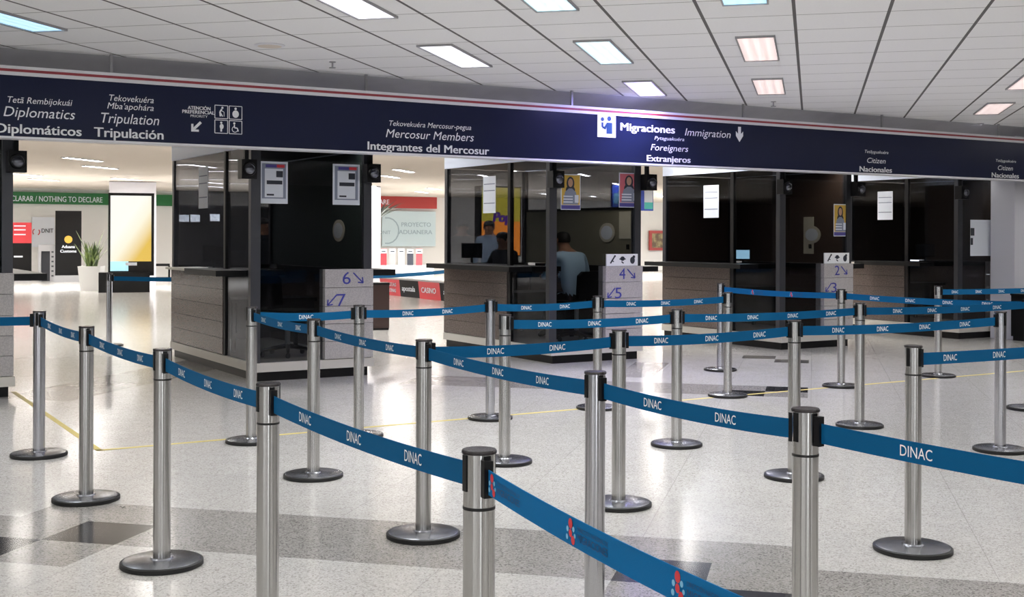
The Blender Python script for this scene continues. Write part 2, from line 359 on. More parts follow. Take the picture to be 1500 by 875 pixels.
def stroke(mb, pts, wd, y, mi=0, d=-.002):
    for (x0, z0), (x1, z1) in zip(pts, pts[1:]):
        t = Vector((x1 - x0, z1 - z0)).normalized(); n = Vector((-t.y, t.x)) * wd / 2
        mb.poly([(x0 + n.x, y, z0 + n.y), (x1 + n.x, y, z1 + n.y), (x1 - n.x, y, z1 - n.y), (x0 - n.x, y, z0 - n.y)], (0, d, 0), mi)
mb = MB(); s, z = onW(287.5, 183.5, SG)
# the broad arrow towards the lower corner
K_ = .74; z -= .012
for pts in ([(-.062, -.062), (.03, -.062), (.03, -.036), (-.036, -.036), (-.036, .03), (-.062, .03)], [(-.05, -.028), (-.028, -.05), (.066, .044), (.044, .066)]):
    mb.poly([(s + a * K_, -.002, z + b * K_) for a, b in pts], (0, -.002, 0))
s, z = onW(1083, 197, SG); q = .088
mb.poly([(s + a * q, -.002, z + b * q) for a, b in ((-.24, 1), (.24, 1), (.24, .05), (.62, .4), (.62, -.2), (0, -1), (-.62, -.2), (-.62, .4), (-.24, .05))], (0, -.002, 0))
tag(mb.build('arrow_print', WHITE, sign), 'white arrow marks')
mb = MB(); s, z = onW(334.5, 175.5, SG); k = .125
for a, b in ((-1, 1), (1, 1), (-1, -1), (1, -1)):
    cx, cz, h = s + a * k * .53, z + b * k * .53, k * .47
    stroke(mb, [(cx - h, cz - h), (cx + h, cz - h), (cx + h, cz + h), (cx - h, cz + h), (cx - h, cz - h)], .006, -.002)
    if (a, b) == (-1, 1):      # elderly walker with cane
        disc(mb, cx + .01, cz + .038, .01, -.002); stroke(mb, [(cx + .005, cz + .026), (cx - .012, cz), (cx - .008, cz - .04)], .014, -.002); stroke(mb, [(cx - .012, cz), (cx + .012, cz - .04)], .01, -.002); stroke(mb, [(cx, cz + .012), (cx + .026, cz), (cx + .026, cz - .04)], .005, -.002)
    elif (a, b) == (1, 1):     # adult with infant
        disc(mb, cx, cz + .036, .011, -.002); disc(mb, cx, cz - .012, .03, -.002, rz=.034)
    elif (a, b) == (-1, -1):   # pregnant
        disc(mb, cx, cz + .036, .01, -.002); disc(mb, cx + .004, cz + .002, .018, -.002, rz=.024); stroke(mb, [(cx, cz - .01), (cx, cz - .044)], .016, -.002)
    else:                      # wheelchair
        disc(mb, cx - .012, cz + .036, .01, -.002); stroke(mb, [(cx - .012, cz + .024), (cx - .01, cz - .004), (cx + .016, cz - .006), (cx + .026, cz - .036)], .01, -.002)
        stroke(mb, [(cx - .006 + .026 * math.cos(t), cz - .018 + .026 * math.sin(t)) for t in [math.radians(x) for x in range(110, 371, 26)]], .006, -.002)
tag(mb.build('priority_pictograms', WHITE, sign), 'four white framed priority pictograms')
mb = MB(); s0, z1 = onW(875, 170, SG); s1, z0 = onW(901.5, 202, SG); z1 = z0 + (s1 - s0) * 1.08
mb.box(s0, s1, -.006, 0, z0, z1, 0); ww = s1 - s0; 
disc(mb, s0 + ww * .26, z0 + ww * .8, ww * .09, -.006, 1); stroke(mb, [(s0 + ww * .26, z0 + ww * .66), (s0 + ww * .26, z0 + ww * .45), (s0 + ww * .46, z0 + ww * .4)], ww * .1, -.006, 1)
disc(mb, s0 + ww * .63, z0 + ww * .84, ww * .11, -.006, 1); mb.box(s0 + ww * .48, s0 + ww * .8, -.008, -.006, z0 + ww * .16, z0 + ww * .66, 1); stroke(mb, [(s0 + ww * .5, z0 + ww * .58), (s0 + ww * .36, z0 + ww * .36)], ww * .1, -.006, 1)
tag(mb.build('officer_pictogram', [WHITE, NAVYP], sign), 'white square pictogram of passport officer and traveller')

# ------------------------------------------------------------------ ceiling lamps
def troffer(name, mats, loc, label, group=None):
    t = empty(name, loc, -TH, label, 'ceiling light', group)
    a, b = .14, .635
    MB().box(-a - .012, -a, -b, b, -.018, 0).box(a, a + .012, -b, b, -.018, 0).box(-a - .012, a + .012, -b - .012, -b, -.018, 0).box(-a - .012, a + .012, b, b + .012, -.018, 0).build('frame', GALV, t)
    MB().box(-a, a, -b, b, -.010, 0).build('diffuser', mats, t); return t
def fitting_light(t, watts, col=(1, 1, 1), spread=118):
    """the fitting's own down-light: its louvre cuts the light off towards low angles"""
    ld = bpy.data.lights.new('lamp_light', 'AREA'); ld.shape = 'RECTANGLE'; ld.size = .26; ld.size_y = 1.22; ld.energy = watts; ld.color = col; ld.spread = math.radians(spread)
    o = bpy.data.objects.new('lamp_light', ld); COL.objects.link(o); o.parent = t; o.location = (0, 0, -.022); return o
def gworld(x, y): c, s = math.cos(TH), math.sin(TH); return (x * c + y * s, -x * s + y * c)
D_WHITE = diffuser_mat('white_lamp', 'f2f2fa', LAMP_FRONT); D_TEAL = diffuser_mat('cool_lamp', 'cdeaf2', LAMP_FRONT)
D_PINK = diffuser_mat('warm_lamp', 'f0dcd8', LAMP_FRONT * .66); D_BLUE = diffuser_mat('blue_lamp', 'b4dcf6', LAMP_FRONT * .9); D_VIO = diffuser_mat('violet_lamp', 'dcd4ff', LAMP_FRONT * 1.15)
D_BACK = diffuser_mat('hall_lamp', 'fffaf4', LAMP_BACK); D_FAR = diffuser_mat('far_hall_lamp', 'fffaf6', LAMP_FAR)
first = {}
for x, y, m, lab in ((-5.65, 7.5, D_BLUE, 'bluish ceiling light above the diplomats lettering'),
                     (-3.02, 7.55, D_WHITE, 'white ceiling light, outer one of two above the Mercosur lettering'),
                     (-3.0, 10.1, D_WHITE, 'white ceiling light just before the sign above the Mercosur lettering'),
                     (-1.71, 7.55, D_TEAL, 'greenish ceiling light cut by the top frame edge, outermost of its row of three'),
                     (-1.71, 10.16, D_TEAL, 'greenish white ceiling light, middle of the row of three leading to the sign'),
                     (-1.71, 12.72, D_VIO, 'violet tinted ceiling light close to the sign above the officer pictogram'),
                     (-.44, 7.6, D_BLUE, 'blue tinted ceiling light cut by the top frame edge above two warm lights'),
                     (-.44, 10.25, D_PINK, 'warm white ceiling light, larger of two above the white down arrow'),
                     (-.44, 12.82, D_PINK, 'warm white ceiling light, smaller of two, nearer the sign above the down arrow'),
                     (2.1, 12.92, D_PINK, 'pinkish ceiling light cut by the frame edge, outermost of the far row'),
                     (2.1, 15.55, D_PINK, 'pinkish ceiling light in the middle of the far row of three'),
                     (2.1, 18.2, D_WHITE, 'white ceiling light touching the far end of the sign top')):
    X, Y = gworld(x, y)
    if not first: first['m'] = t = troffer('ceiling_light', m, (X, Y, CZ), lab)
    else:
        t = dup(first['m'], (X, Y, CZ), None, lab)
        d = [c for c in t.children if c.name.startswith('diffuser')][0]; d.data = d.data.copy(); d.data.materials[0] = m
for t in [o for o in list(COL.objects) if o.name.startswith('ceiling_light')]: fitting_light(t, FRONT_W)
# the same lamps over the rest of the queue hall (out of the frame, they light the place)
D_HALL = diffuser_mat('queue_hall_lamp', 'f6f4f2', LAMP_HALL); qp = None
for x in [-13.24 + 1.28 * k for k in range(22)]:
    for j in range(-5, 5):
        y = 10.15 + 2.62 * j + (1.31 if int(round((x + 13.24) / 1.28)) % 2 else 0)
        X, Y = gworld(x, y); P = Vector((X, Y, 0))
        if P.dot(N) > 9.9 or not (-7 < x < 6.5) or y < -6: continue
        if Y > .5 and 347 - F * 1.57 / Y > -75 and -170 < 750 + F * X / Y < 1670: continue
        if not qp: qp = troffer('queue_hall_light', D_HALL, (X, Y, CZ), 'white ceiling lamp over the queue hall out of frame', 'ceiling lamps over the queue hall')
        else: dup(qp, (X, Y, CZ))
# lamps of the hall behind the booths
proto = farp = None
for i in range(-14, 16):
    for j in range(0, 16):
        x, y = -.44 + 2.56 * i + (1.28 if j % 2 else 0), 14.2 + 2.62 * j
        X, Y = gworld(x, y); P = Vector((X, Y, 0)); w_ = P.dot(N); s_ = P.dot(U)
        if not (12.6 < w_ < 41.5 and -9 < s_ < 34 and Y > 9): continue
        u_ = 750 + F * X / Y
        if w_ <= 21 and not (0 < s_ < 20): continue
        if w_ > 21 and (i * 7 + j * 3) % 5 in (1, 3): continue
        if not proto:
            proto = troffer('hall_light', D_BACK, (X, Y, CZ), 'slim warm white ceiling lamp in the hall behind the booths', 'ceiling lamps of the hall behind the booths')
        else:
            if w_ > 21 and farp is None:
                farp = troffer('hall_light', D_FAR, (X, Y, CZ), 'warm white ceiling lamp far off in the arrivals hall', 'ceiling lamps far off in the arrivals hall'); farp.scale.x = .5
            else: dup(farp if w_ > 21 else proto, (X, Y, CZ))
for t in [o for o in list(COL.objects) if o.name.startswith('hall_light') and o.location.dot(N) > 31]: fitting_light(t, FAR_W, (1, .99, .97), 150)
for t in [o for o in list(COL.objects) if o.name.startswith('hall_light') and o.location.dot(N) < 21]: fitting_light(t, BACK_W, (.97, .98, 1), 150)
# the violet lamp's own light on the sign beside it
ld = bpy.data.lights.new('violet_lamp_light', 'AREA'); ld.shape = 'RECTANGLE'; ld.size = .26; ld.size_y = 1.2; ld.energy = 46; ld.color = (.40, .36, 1)
lo = bpy.data.objects.new('violet_lamp_light', ld); COL.objects.link(lo); X, Y = gworld(-1.71, 12.72); lo.location = (X, Y, CZ - .022); lo.rotation_euler.z = -TH
# small ceiling fittings
X, Y = gworld(*[(lambda a, b: (1.57 / -b * a, 1.57 / -b))(*un(395, 66))][0][:2]) if False else ((1.57 / -un(395, 66)[1]) * un(395, 66)[0], 1.57 / -un(395, 66)[1])
t = empty('ceiling_speaker', (X, Y, CZ), 0, 'round cream speaker flush in the ceiling above the priority pictograms', 'speaker')
MB().lathe([(.10, -.012), (.125, -.006), (.125, 0)], 28).build('rim', TRIMW, t, True); MB().lathe([(.098, -.0125), (.098, -.005)], 28).build('grille', BEIGE, t)
for px, py, lab in ((487, 97, 'small sprinkler head on the ceiling before the sign by the Mercosur lettering'), (1133, 154, 'small sprinkler head on the ceiling by the white down arrow')):
    a, b = un(px, py); Z = 1.53 / -b
    t = empty('sprinkler', (a * Z, Z, CZ), 0, lab, 'sprinkler')
    MB().lathe([(.03, -.006), (.03, 0)], 16).build('rosette', GALV, t); MB().lathe([(.008, -.05), (.008, -.006)], 10).build('stem', GALV, t); MB().lathe([(.03, -.058), (.03, -.052)], 12).build('deflector', GALV, t)

# ------------------------------------------------------------------ booths
W0, BW = 11.6, 1.26
def make_booth(s0, D, label, left, right, slab, inner, clear):
    b = empty('inspection_booth', SW(s0, W0), PH, label, 'booth', None)
    MB().box(.03, BW - .03, .03, D, 0, .095).build('plinth', BLKM, b)
    MB().box(-.02, BW + .02, -.02, D, .095, .185).build('sill', SILL, b)
    for x, y, wx in ((-.05, -.02, .1), (BW - .09, 0, .09), (0, D - .06, .06), (BW - .06, D - .06, .06)):
        MB().box(x, x + wx, y, y + .07, .185, 2.34).build('corner_post', DARKM, b)
    # glazing: front, both sides, back
    MB().box(.05, BW - .09, .025, .037, .185, 2.34).build('front_glass', TINT, b)
    MB().box(.012, .022, .07, .92, .185, 2.34).box(.012, .022, .98, D - .06, 1.10, 2.34).build('side_glass', TINT, b)
    zp = 1.8 if inner is _I[2] else 2.34
    if zp < 2: MB().box(BW - .022, BW - .012, .07, D - .06, zp, 2.34).build('side_glass', TINT, b)
    MB().box(BW - .035, BW - .008, .07, D - .06, 1.1, zp).build('side_panel', inner, b)
    if zp < 2: MB().box(BW - .055, BW - .035, .07, D - .06, 1.785, 1.815).build('rail', BLKM, b)
    MB().box(.06, BW - .06, .20, D - .02, 2.35, 2.38).build('roof', BLKM, b)
    if clear: MB().box(.06, BW - .06, D - .04, D - .03, 1.1, 2.34).build('back_glass', TINT, b)
    else: MB().box(.06, BW - .06, D - .05, D - .02, 1.1, 2.34).build('back_partition', inner, b)
    MB().box(.06, BW - .06, D - .05, D - .02, .185, 1.1).build('back_panel', BLKM, b)
    MB().box(BW - .05, BW - .01, .5, D - .06, .185, 1.05).build('stone_panel', BROWN, b)
    MB().box(-.005, .05, .92, .98, .095, 2.34).build('mullion', BLKM, b)
    sp = MB(); h = (1.05 - .19) / 5
    for i in range(5): sp.box(-.012, .03, .98, D - .005, .19 + i * h + .002, .19 + (i + 1) * h - .002)
    sp.build('stone_panel', BROWN, b)
    MB().box(-.01, .02, -.0, D, 2.34, 2.725).box(BW - .02, BW + .01, 0, D, 2.34, 2.725).box(-.01, BW + .01, -.0, .03, 2.34, 2.70).build('fascia', FASC, b)
    MB().box(-.30, .42, slab[0], slab[1], 1.04, 1.098).build('counter', BLACK, b)
    if slab[1] < D - .3: MB().box(-.10, .42, slab[1], D - .07, 1.05, 1.075).build('ledge', SILL, b)
    MB().box(BW - .1, BW + .30, .05, D - .4, 1.035, 1.098).build('counter', BLACK, b)
    # numbered pillar of pale stone
    pl = MB(); zs = (.19, .37, .55, .73, .92, 1.11)
    for a, c in zip(zs, zs[1:]): pl.box(.73, BW + .005, -.03, .12, a + .0025, c - .0025)
    pp = pl.build('number_pillar', STONE, b)
    if left or right:
        y = -.034
        def thin_arrow(a, c, hs):
            stroke(t, [a, c], .013, y + .002); d = (Vector(c) - Vector(a)).normalized()
            for r in (2.5, -2.5):
                e = Vector((d.x * math.cos(r) - d.y * math.sin(r), d.x * math.sin(r) + d.y * math.cos(r))) * hs
                stroke(t, [c, (c[0] + e.x, c[1] + e.y)], .013, y + .002)
        t = MB(); put_text(t, right, (.92, y, .955), (1, 0, 0), (0, 0, 1), .09, .125); thin_arrow((1.04, 1.07), (1.15, .965), .06)
        tag(t.build('lane_number', BLUEINK, pp), 'navy lane number with a thin arrow')
        t = MB(); put_text(t, left, (.86, y, .73), (1, 0, 0), (0, 0, 1), .095, .125); thin_arrow((.86, .85), (.755, .74), .06)
        tag(t.build('lane_number', BLUEINK, pp), 'navy lane number with a thin arrow')
    return b
_I = [pm('inner_panel_%s' % n, c, .6) for n, c in (('black', '1c1c1e'), ('green', '2c3836'), ('olive', '8a8570'), ('brown', '4a3a30'), ('umber', '3a302a'))]
booths = [(0.53, 2.9, 'inspection booth at the frame edge, only its dark corner and stone pillar showing', None, None, (.3, 2.3), _I[0], True),
          (4.03, 2.95, 'dark glass inspection booth with lane numbers six and seven and two white posters', '7', '6', (.3, 1.4), _I[1], True),
          (7.53, 2.6, 'dark glass inspection booth with lane numbers four and five and portrait posters', '5', '4', (.45, 2.55), _I[2], True),
          (11.05, 2.45, 'dark glass inspection booth with lane numbers two and three', '3', '2', (.45, 2.5), _I[3], False),
          (14.48, 2.1, 'dark glass inspection booth beside the pale column at the end of the row', None, None, (.45, 1.7), _I[4], False)]
B = [make_booth(*x) for x in booths]
# each booth's desk, seen dark through the glass
for (s0, D, *_), nm in zip(booths, ('edge', 'number six', 'number four', 'number two', 'column side')):
    d = empty('desk', SW(s0, W0), PH, 'black desk inside the %s booth behind tinted glass' % nm, 'desk')
    MB().box(.14, BW - .14, 1.15, 1.75, .72, .76).build('desk_top', BLACK, d)
    for x in (.16, BW - .2):
        for y in (1.18, 1.68): MB().box(x, x + .04, y, y + .04, .185, .72).build('leg', BLKM, d)
    MB().box(.2, BW - .2, 1.16, 1.18, .4, .72).build('modesty_panel', BLKM, d)
# hidden lamp added in each booth to brighten its inside, above the glass line
BL = pm('booth_fill_glow', 'fff6e8', .5, emit=BOOTH_FILL)
for (s0, D, *_), nm in zip(booths, ('edge', 'number six', 'number four', 'number two', 'column side')):
    t = empty('fill_lamp', SW(s0, W0), PH, 'slim added fill lamp behind the glass head of the %s booth' % nm, 'lamp')
    MB().box(.06, BW - .06, .05, .19, 2.375, 2.40).build('housing', GALV, t); MB().box(.1, BW - .1, .06, .18, 2.365, 2.375).build('diffuser', BL, t)
# pictogram tiles on two pillars
for s0, lab in ((7.53, 'white tile of three black pictograms on the pillar numbered four'), (11.05, 'white tile of three black pictograms on the pillar numbered two')):
    t = empty('pictogram_tile', SW(s0, W0, 1.11), PH, lab, 'sign'); 
    MB().box(.75, 1.2, -.02, .0, 0, .14).build('tile', WHITE, t)
    m = MB(); y = -.022
    stroke(m, [(.80, .03), (.86, .11)], .018, y); disc(m, .865, .115, .012, y); stroke(m, [(.82, .06), (.85, .05)], .012, y)
    disc(m, .975, .085, .032, y, rz=.026); stroke(m, [(.93, .08), (1.02, .08)], .014, y); stroke(m, [(.96, .05), (.99, .03)], .014, y)
    disc(m, 1.12, .065, .034, y, rz=.042); disc(m, 1.14, .105, .018, y)
    m.build('pictograms', DARKINK, t)
# signal lamps at the booth heads
def signal(s, lab, big=1.0):
    t = empty('signal_lamp', SW(s - .03, W0 - .1, 2.10), PH, lab, 'signal lamp'); k = .085 * big
    MB().box(-k, k, -.02, .1, -k * 1.25, k * 1.25).build('housing', BLACK, t)
    MB().lathe([(.068 * big, -.045), (.078 * big, -.02)], 24, axis='y').build('visor', BLACK, t, True)
    MB().lathe([(.012, -.066), (.035 * big, -.060), (.055 * big, -.048), (.06 * big, -.04)], 24, axis='y').build('lens', LENS, t, True)
    MB().box(-.02, .02, .06, .10, k * 1.25, .24).build('bracket', BLKM, t)
LENS = pm('smoked_lens', '6e7078', .08, .7)
for s, lab in ((1.84, 'black signal lamp hanging under the sign at the frame edge beside the green hall sign'), (3.96, 'black signal lamp above the corner post of booth six, between paper sheet and poster'),
               (5.29, 'black signal lamp between the second white poster and the open lane by booth six'), (7.57, 'dark round signal lamp next to the yellow portrait poster on booth four'),
               (8.89, 'dark round signal lamp next to the pink portrait poster on booth four'), (11.07, 'dark signal lamp on the front corner post of booth two'),
               (12.40, 'dark signal lamp above the lane between booth two and the column side booth'), (14.49, 'dark signal lamp on the grey post next to the pale column')):
    signal(s, lab, .9)
# posters and notices on the glass
def notice(s0, lab, px0, py0, px1, py1):
    w0, z1 = onS(px0, py0, s0); w1, z0 = onS(px1, py1, s0)
    t = empty('paper_notice', SW(s0 + .012, W0), PH, lab, 'notice'); a, c = w1 - W0, w0 - W0
    MB().box(-.004, -.001, a, c, z0, z1).build('sheet', PAPER, t)
    m = MB()
    for q in (.2, .38, .72): m.box(-.0055, -.004, a + .02, c - .02, z1 - (z1 - z0) * q - .012, z1 - (z1 - z0) * q)
    m.build('print', GREYINK, t)
notice(4.03, 'tall white paper notice on the side glass of booth six', 290, 246, 303, 305)
notice(7.53, 'tall white paper notice on the side glass of booth four before the orange panel', 707, 259, 725, 312)
notice(11.05, 'tall white paper notice on the side glass of booth two', 1030, 272, 1052, 319)
notice(14.48, 'tall white paper notice on the side glass of the booth beside the column', 1285, 281, 1307, 322)
def poster_info(lab, s0, x0, x1, z0, z1):
    t = empty('poster', SW(s0, W0 + .02), PH, lab, 'poster'); W_, H_ = x1 - x0, z1 - z0
    MB().box(x0, x1, -.003, 0, z0, z1).build('sheet', PAPER, t)
    m = MB(); y0, y1 = -.0045, -.003
    def bx(a, b, c, d, mi): m.box(x0 + a * W_, x0 + b * W_, y0 - mi * .0002, y1, z1 - d * H_, z1 - c * H_, mi)
    bx(.07, .93, .05, .88, 0); bx(.17, .83, .17, .85, 1); bx(.2, .62, .07, .14, 2); bx(.6, .88, .07, .14, 3)
    bx(.58, .82, .22, .37, 4); bx(.3, .5, .27, .32, 0); bx(.24, .8, .45, .54, 4); bx(.24, .5, .77, .81, 4); 
    m.build('print', [GREYINK, PAPER, PURPLE, REDP, DARKINK], t)
poster_info('white information poster beside the signal lamp on the corner post of booth six', 4.03, .055, .345, 1.77, 2.19)
poster_info('white information poster above the number pillar of booth six', 4.03, .83, 1.13, 1.77, 2.19)
def poster_face(lab, s0, x0, x1, z0, z1, back, foot):
    t = empty('poster', SW(s0, W0 + .02), PH, lab, 'poster'); W_, H_ = x1 - x0, z1 - z0
    MB().box(x0, x1, -.003, 0, z0, z1).build('sheet', PAPER, t)
    m = MB(); X = lambda a: x0 + a * W_; Zz = lambda a: z0 + a * H_
    m.box(X(.04), X(.96), -.004, -.003, Zz(.14), Zz(.97), 0); m.box(X(.02), X(.98), -.0042, -.003, Zz(.02), Zz(.13), 1)
    disc(m, X(.48), Zz(.74), W_ * .2, -.004, 2, rz=H_ * .19, d=-.0008)                       # hair
    disc(m, X(.48), Zz(.55), W_ * .24, -.004, 2, rz=H_ * .14, d=-.0006)
    disc(m, X(.48), Zz(.76), W_ * .12, -.0046, 3, rz=H_ * .12, d=-.0008)                     # face
    m.poly([(X(.1), -.0047, Zz(.15)), (X(.88), -.0047, Zz(.15)), (X(.76), -.0047, Zz(.5)), (X(.56), -.0047, Zz(.6)), (X(.4), -.0047, Zz(.6)), (X(.2), -.0047, Zz(.5))], (0, -.0006, 0), 4)
    for q in (.2, .28, .36): m.box(X(.12), X(.6), -.0056, -.0052, Zz(q), Zz(q + .035), 5)
    m.box(X(.7), X(.9), -.0056, -.005, Zz(.2), Zz(.42), 5)
    m.build('print', [back, foot, DARKINK, SKINP, GREYINK, PAPER], t)
poster_face('yellow portrait poster on the front glass of booth four beside the corner post', 7.53, .13, .40, 1.76, 2.17, YELP, PURPLE)
poster_face('pink portrait poster of a long haired woman above the pillar numbered four', 7.53, .95, 1.25, 1.80, 2.21, PINKP, PURPLE)
poster_face('small dim yellow portrait poster above the pillar numbered two', 11.05, .95, 1.20, 1.47, 1.90, YELP, PURPLE)
# oval speech openings set in the side glass
def grille(px, py, s, lab):
    w_, z_ = onS(px, py, s); t = empty('speech_grille', SW(s, w_, z_), PH, lab, 'speech grille')
    m = MB(); m.poly([(0, .16 * math.cos(a), .075 * math.sin(a) * 1.6) for a in [2 * math.pi * k / 24 for k in range(24)]], (-.012, 0, 0)); m.build('plate', GRIL, t)
    m = MB(); m.poly([(-.013, .12 * math.cos(a), .085 * math.sin(a)) for a in [2 * math.pi * k / 24 for k in range(24)]], (-.004, 0, 0)); m.build('mesh_disc', PAPER, t)
GRIL = pm('cream_plate', 'cfc9b4', .5)
grille(497, 338, 4.03 + BW - .037, 'pale oval speech grille in the far side glass of booth six')
grille(890, 341, 7.53 + BW - .037, 'pale oval speech grille in the far side glass of booth four')
grille(1190, 344, 11.05 + BW - .037, 'pale oval speech grille in the far side glass of booth two')

for s0, p0, p1, p2, p3, lab in ((7.53, 908, 308, 925, 350, 'cream strip panel on the inner wall of booth four'), (11.05, 1178, 318, 1192, 372, 'cream strip panel on the inner wall of booth two')):
    wa, z1 = onS(p0, p1, s0 + BW - .036); wc, z0 = onS(p2, p3, s0 + BW - .036); t = empty('wall_plate', SW(s0 + BW - .036, W0), PH, lab, 'panel')
    MB().box(-.012, 0, wc - W0, wa - W0, max(z0, 1.15), min(z1, 1.76)).build('plate', GRIL, t); MB().box(-.02, -.012, wc - W0 + .03, wc - W0 + .08, 1.3, 1.36).build('switch', BLACK, t)
# ------------------------------------------------------------------ barrier posts and belts
def post_parts(ring):
    st = STEEL if ring else STEEL2
    b = MB(); b.lathe([(.172, .012), (.172, .022), (.16, .027), (.05, .030), (.044, .036)], 48)
    r = MB(); r.lathe([(.172, 0), (.178, .003), (.178, .020), (.172, .024), (.168, .024)], 48)
    p = MB(); p.lathe([(.0375, .03), (.0375, H - (.138 if ring else .10))], 32)
    c = MB(); c.lathe([(.0385, H - .138), (.0385, H - .131)], 32)
    h = MB(); h.lathe([(.0375, H - (.131 if ring else .10)), (.0375, H - .008)], 32)
    k = MB(); k.lathe([(.041, H - .009), (.0415, H - .004), (.039, H), (.0, H + .0005)], 32)
    return [('base', b.mesh('base', BASEM, True), [('rubber_rim', r.mesh('rubber_rim', RUBBER, True))]), ('pole', p.mesh('pole', st, True), []),
            ('head', h.mesh('head', st, True), 'slots'), ('cap', k.mesh('cap', CAPM, True), [])] + ([('collar', c.mesh('collar', RUBBER, True), [])] if ring else [])
slot_me = MB().box(.031, .0395, -.009, .009, H - .095, H - .011).mesh('slot', BLACK)
protos = {}
def barrier_post(P, yaw, ring, label):
    if ring in protos: return dup(protos[ring], (P.x, P.y, 0), yaw, label)
    t = empty('barrier_post', (P.x, P.y, 0), yaw, label, 'barrier post', 'belt barrier posts')
    for nm, me, ch in post_parts(ring):
        o = bpy.data.objects.new(nm, me); COL.objects.link(o); o.parent = t
        if ch == 'slots':
            for q in range(4):
                c = bpy.data.objects.new('slot', slot_me); COL.objects.link(c); c.parent = o; c.rotation_euler.z = q * math.pi / 2
        else:
            for n2, m2 in ch:
                c = bpy.data.objects.new(n2, m2); COL.objects.link(c); c.parent = o
    protos[ring] = t; return t
top = lambda x, y: ground(x, y, H).xy.to_3d()
gr = lambda x, y: ground(x, y)
POST = dict(A=gr(57, 668), B=gr(126, 733), C=gr(237, 828), D=top(393, 561), E=top(702, 658), Fp=gr(368, 648), G=gr(459, 699), I=top(526, 447), J=gr(620, 786), K=top(872, 544), L=top(1180, 598),
            M=gr(718, 614), Np=gr(739, 678), O=gr(875, 599), P=gr(906, 741), Q=gr(991, 653), R=gr(1066, 581), R2=gr(1055, 543), S=gr(1232, 567), Tp=gr(1163, 700), Up=gr(1259, 625), V=gr(1374, 552),
            W=gr(1337, 807), X=gr(1465, 661), EG=gr(1507, 600), Y=gr(160, 507))
DESC = dict(A='first post of the front belt row, at its far end', B='second post of the front belt row from its far end', C='third post of the front belt row, whole base showing', D='fourth post of the front belt row, base out of frame',
            E='fifth and biggest post of the front belt row, reddish cap', Fp='first post of the second belt row, before the booth numbered six', G='second post of the second belt row from booth six', I='post standing before the number pillar of booth six',
            J='third post of the second belt row, where two belts branch', K='fourth post of the second belt row, polished and base hidden', L='fifth post of the second belt row, base out of frame',
            M='polished post on the yellow line before the wall of booth four', Np='post beginning the belt before booth four', O='slim post before the front glass of booth four', P='post on the branch belt before the number four pillar',
            Q='post in mid floor before the booth with numbers two and three', R='post ending the back belt row by the yellow line', R2='slim post directly behind another post before booth two', S='post before the number pillar of booth two',
            Tp='slim post behind the fifth post of the second row', Up='post on the middle belt just beside the number two pillar', V='post on the yellow line before the booth beside the column', W='free standing post whose belt runs out of frame, dusty base',
            X='polished post ending the branch belt', EG='post cut by the frame edge where two belts meet', Y='thin distant post beside the glowing advertising totem')
OFF = dict(oA=POST['A'] + Vector((-1.9, .05, 0)), oE=Vector((.53, 1.45, 0)), oL=Vector((1.75, 2.3, 0)), oW=Vector((3.9, 7.0, 0)), oV=Vector((7.2, 14.4, 0)), oY=POST['Y'] + Vector((2.6, .05, 0)))
ALL = dict(POST); ALL.update(OFF)
YAW = {}
BELTS = [('oA', 'A', 'd', 'blue belt running out of frame from the front row first post'), ('A', 'B', 'd', 'blue belt between first and second posts of the front row'), ('B', 'C', 'd', 'blue belt between second and third posts of the front row'),
         ('C', 'D', 'd', 'blue belt between third and fourth posts of the front row'), ('D', 'E', 'd', 'blue belt with large white print between fourth and fifth front row posts'), ('E', 'oE', 'm', 'bright blue belt with red emblem sweeping out of the bottom of frame'),
         ('Fp', 'I', 'd', 'blue belt in front of the booth numbered six, first of the back row'), ('I', 'M', 'd', 'blue belt across the open lane between booths six and four'), ('M', 'O', 'd', 'blue belt before the front glass of booth four, uppermost'), ('O', 'R', 'd', 'blue belt before the number four pillar ending at the back row end'),
         ('Fp', 'G', 'd', 'blue belt between first and second posts of the second row'), ('G', 'J', 'd', 'blue belt between second and third posts of the second row'), ('J', 'K', 'd', 'blue belt between third and fourth posts of the second row'), ('K', 'L', 'd', 'blue belt between fourth and fifth posts of the second row'),
         ('L', 'oL', 'd', 'blue belt with the biggest white print running out of frame'), ('J', 'P', 'd', 'blue belt, first stretch of the branch row'), ('P', 'Tp', 'd', 'blue belt, second stretch of the branch row'), ('Tp', 'X', 'd', 'blue belt, last stretch of the branch row ending at a polished post'),
         ('Np', 'Q', 'd', 'blue belt, first stretch of the middle row before booth four'), ('Q', 'Up', 'd', 'blue belt, second stretch of the middle row before booth two'), ('Up', 'EG', 'd', 'blue belt, last stretch of the middle row reaching the frame edge'),
         ('R2', 'S', 'm', 'blue belt with dark print before the booth with number two'), ('S', 'EG', 'd', 'blue belt sloping from the number two pillar towards the frame edge'), ('V', 'oV', 'd', 'blue belt before the pale column, topmost at the frame edge'),
         ('W', 'oW', 'd', 'blue belt leaving the free standing post with dusty base'), ('Y', 'oY', None, 'distant blue belt between glowing totem and booth six')]
for a, b, _, _ in BELTS:
    d = ALL[b] - ALL[a]; y = math.atan2(d.y, d.x)
    YAW.setdefault(a, y); YAW.setdefault(b, y)
for k, P in POST.items():
    ring = k not in ('A', 'M', 'K', 'X', 'R2', 'Y')
    barrier_post(P, YAW.get(k, 0), ring, ('steel ' if ring else 'shiny steel ') + DESC[k])
for k, lab in (('oA', 'steel post out of frame holding the front belt row'), ('oE', 'steel post below the frame ending the bright blue belt'), ('oL', 'steel post out of frame ending the second belt row'),
               ('oW', 'steel post out of frame beyond the free standing post'), ('oV', 'steel post out of frame before the low black cabinet'), ('oY', 'steel post hidden behind booth six ending the distant belt')):
    barrier_post(OFF[k], YAW.get(k, 0), True, lab)
BZ, BH = H - .066, .057
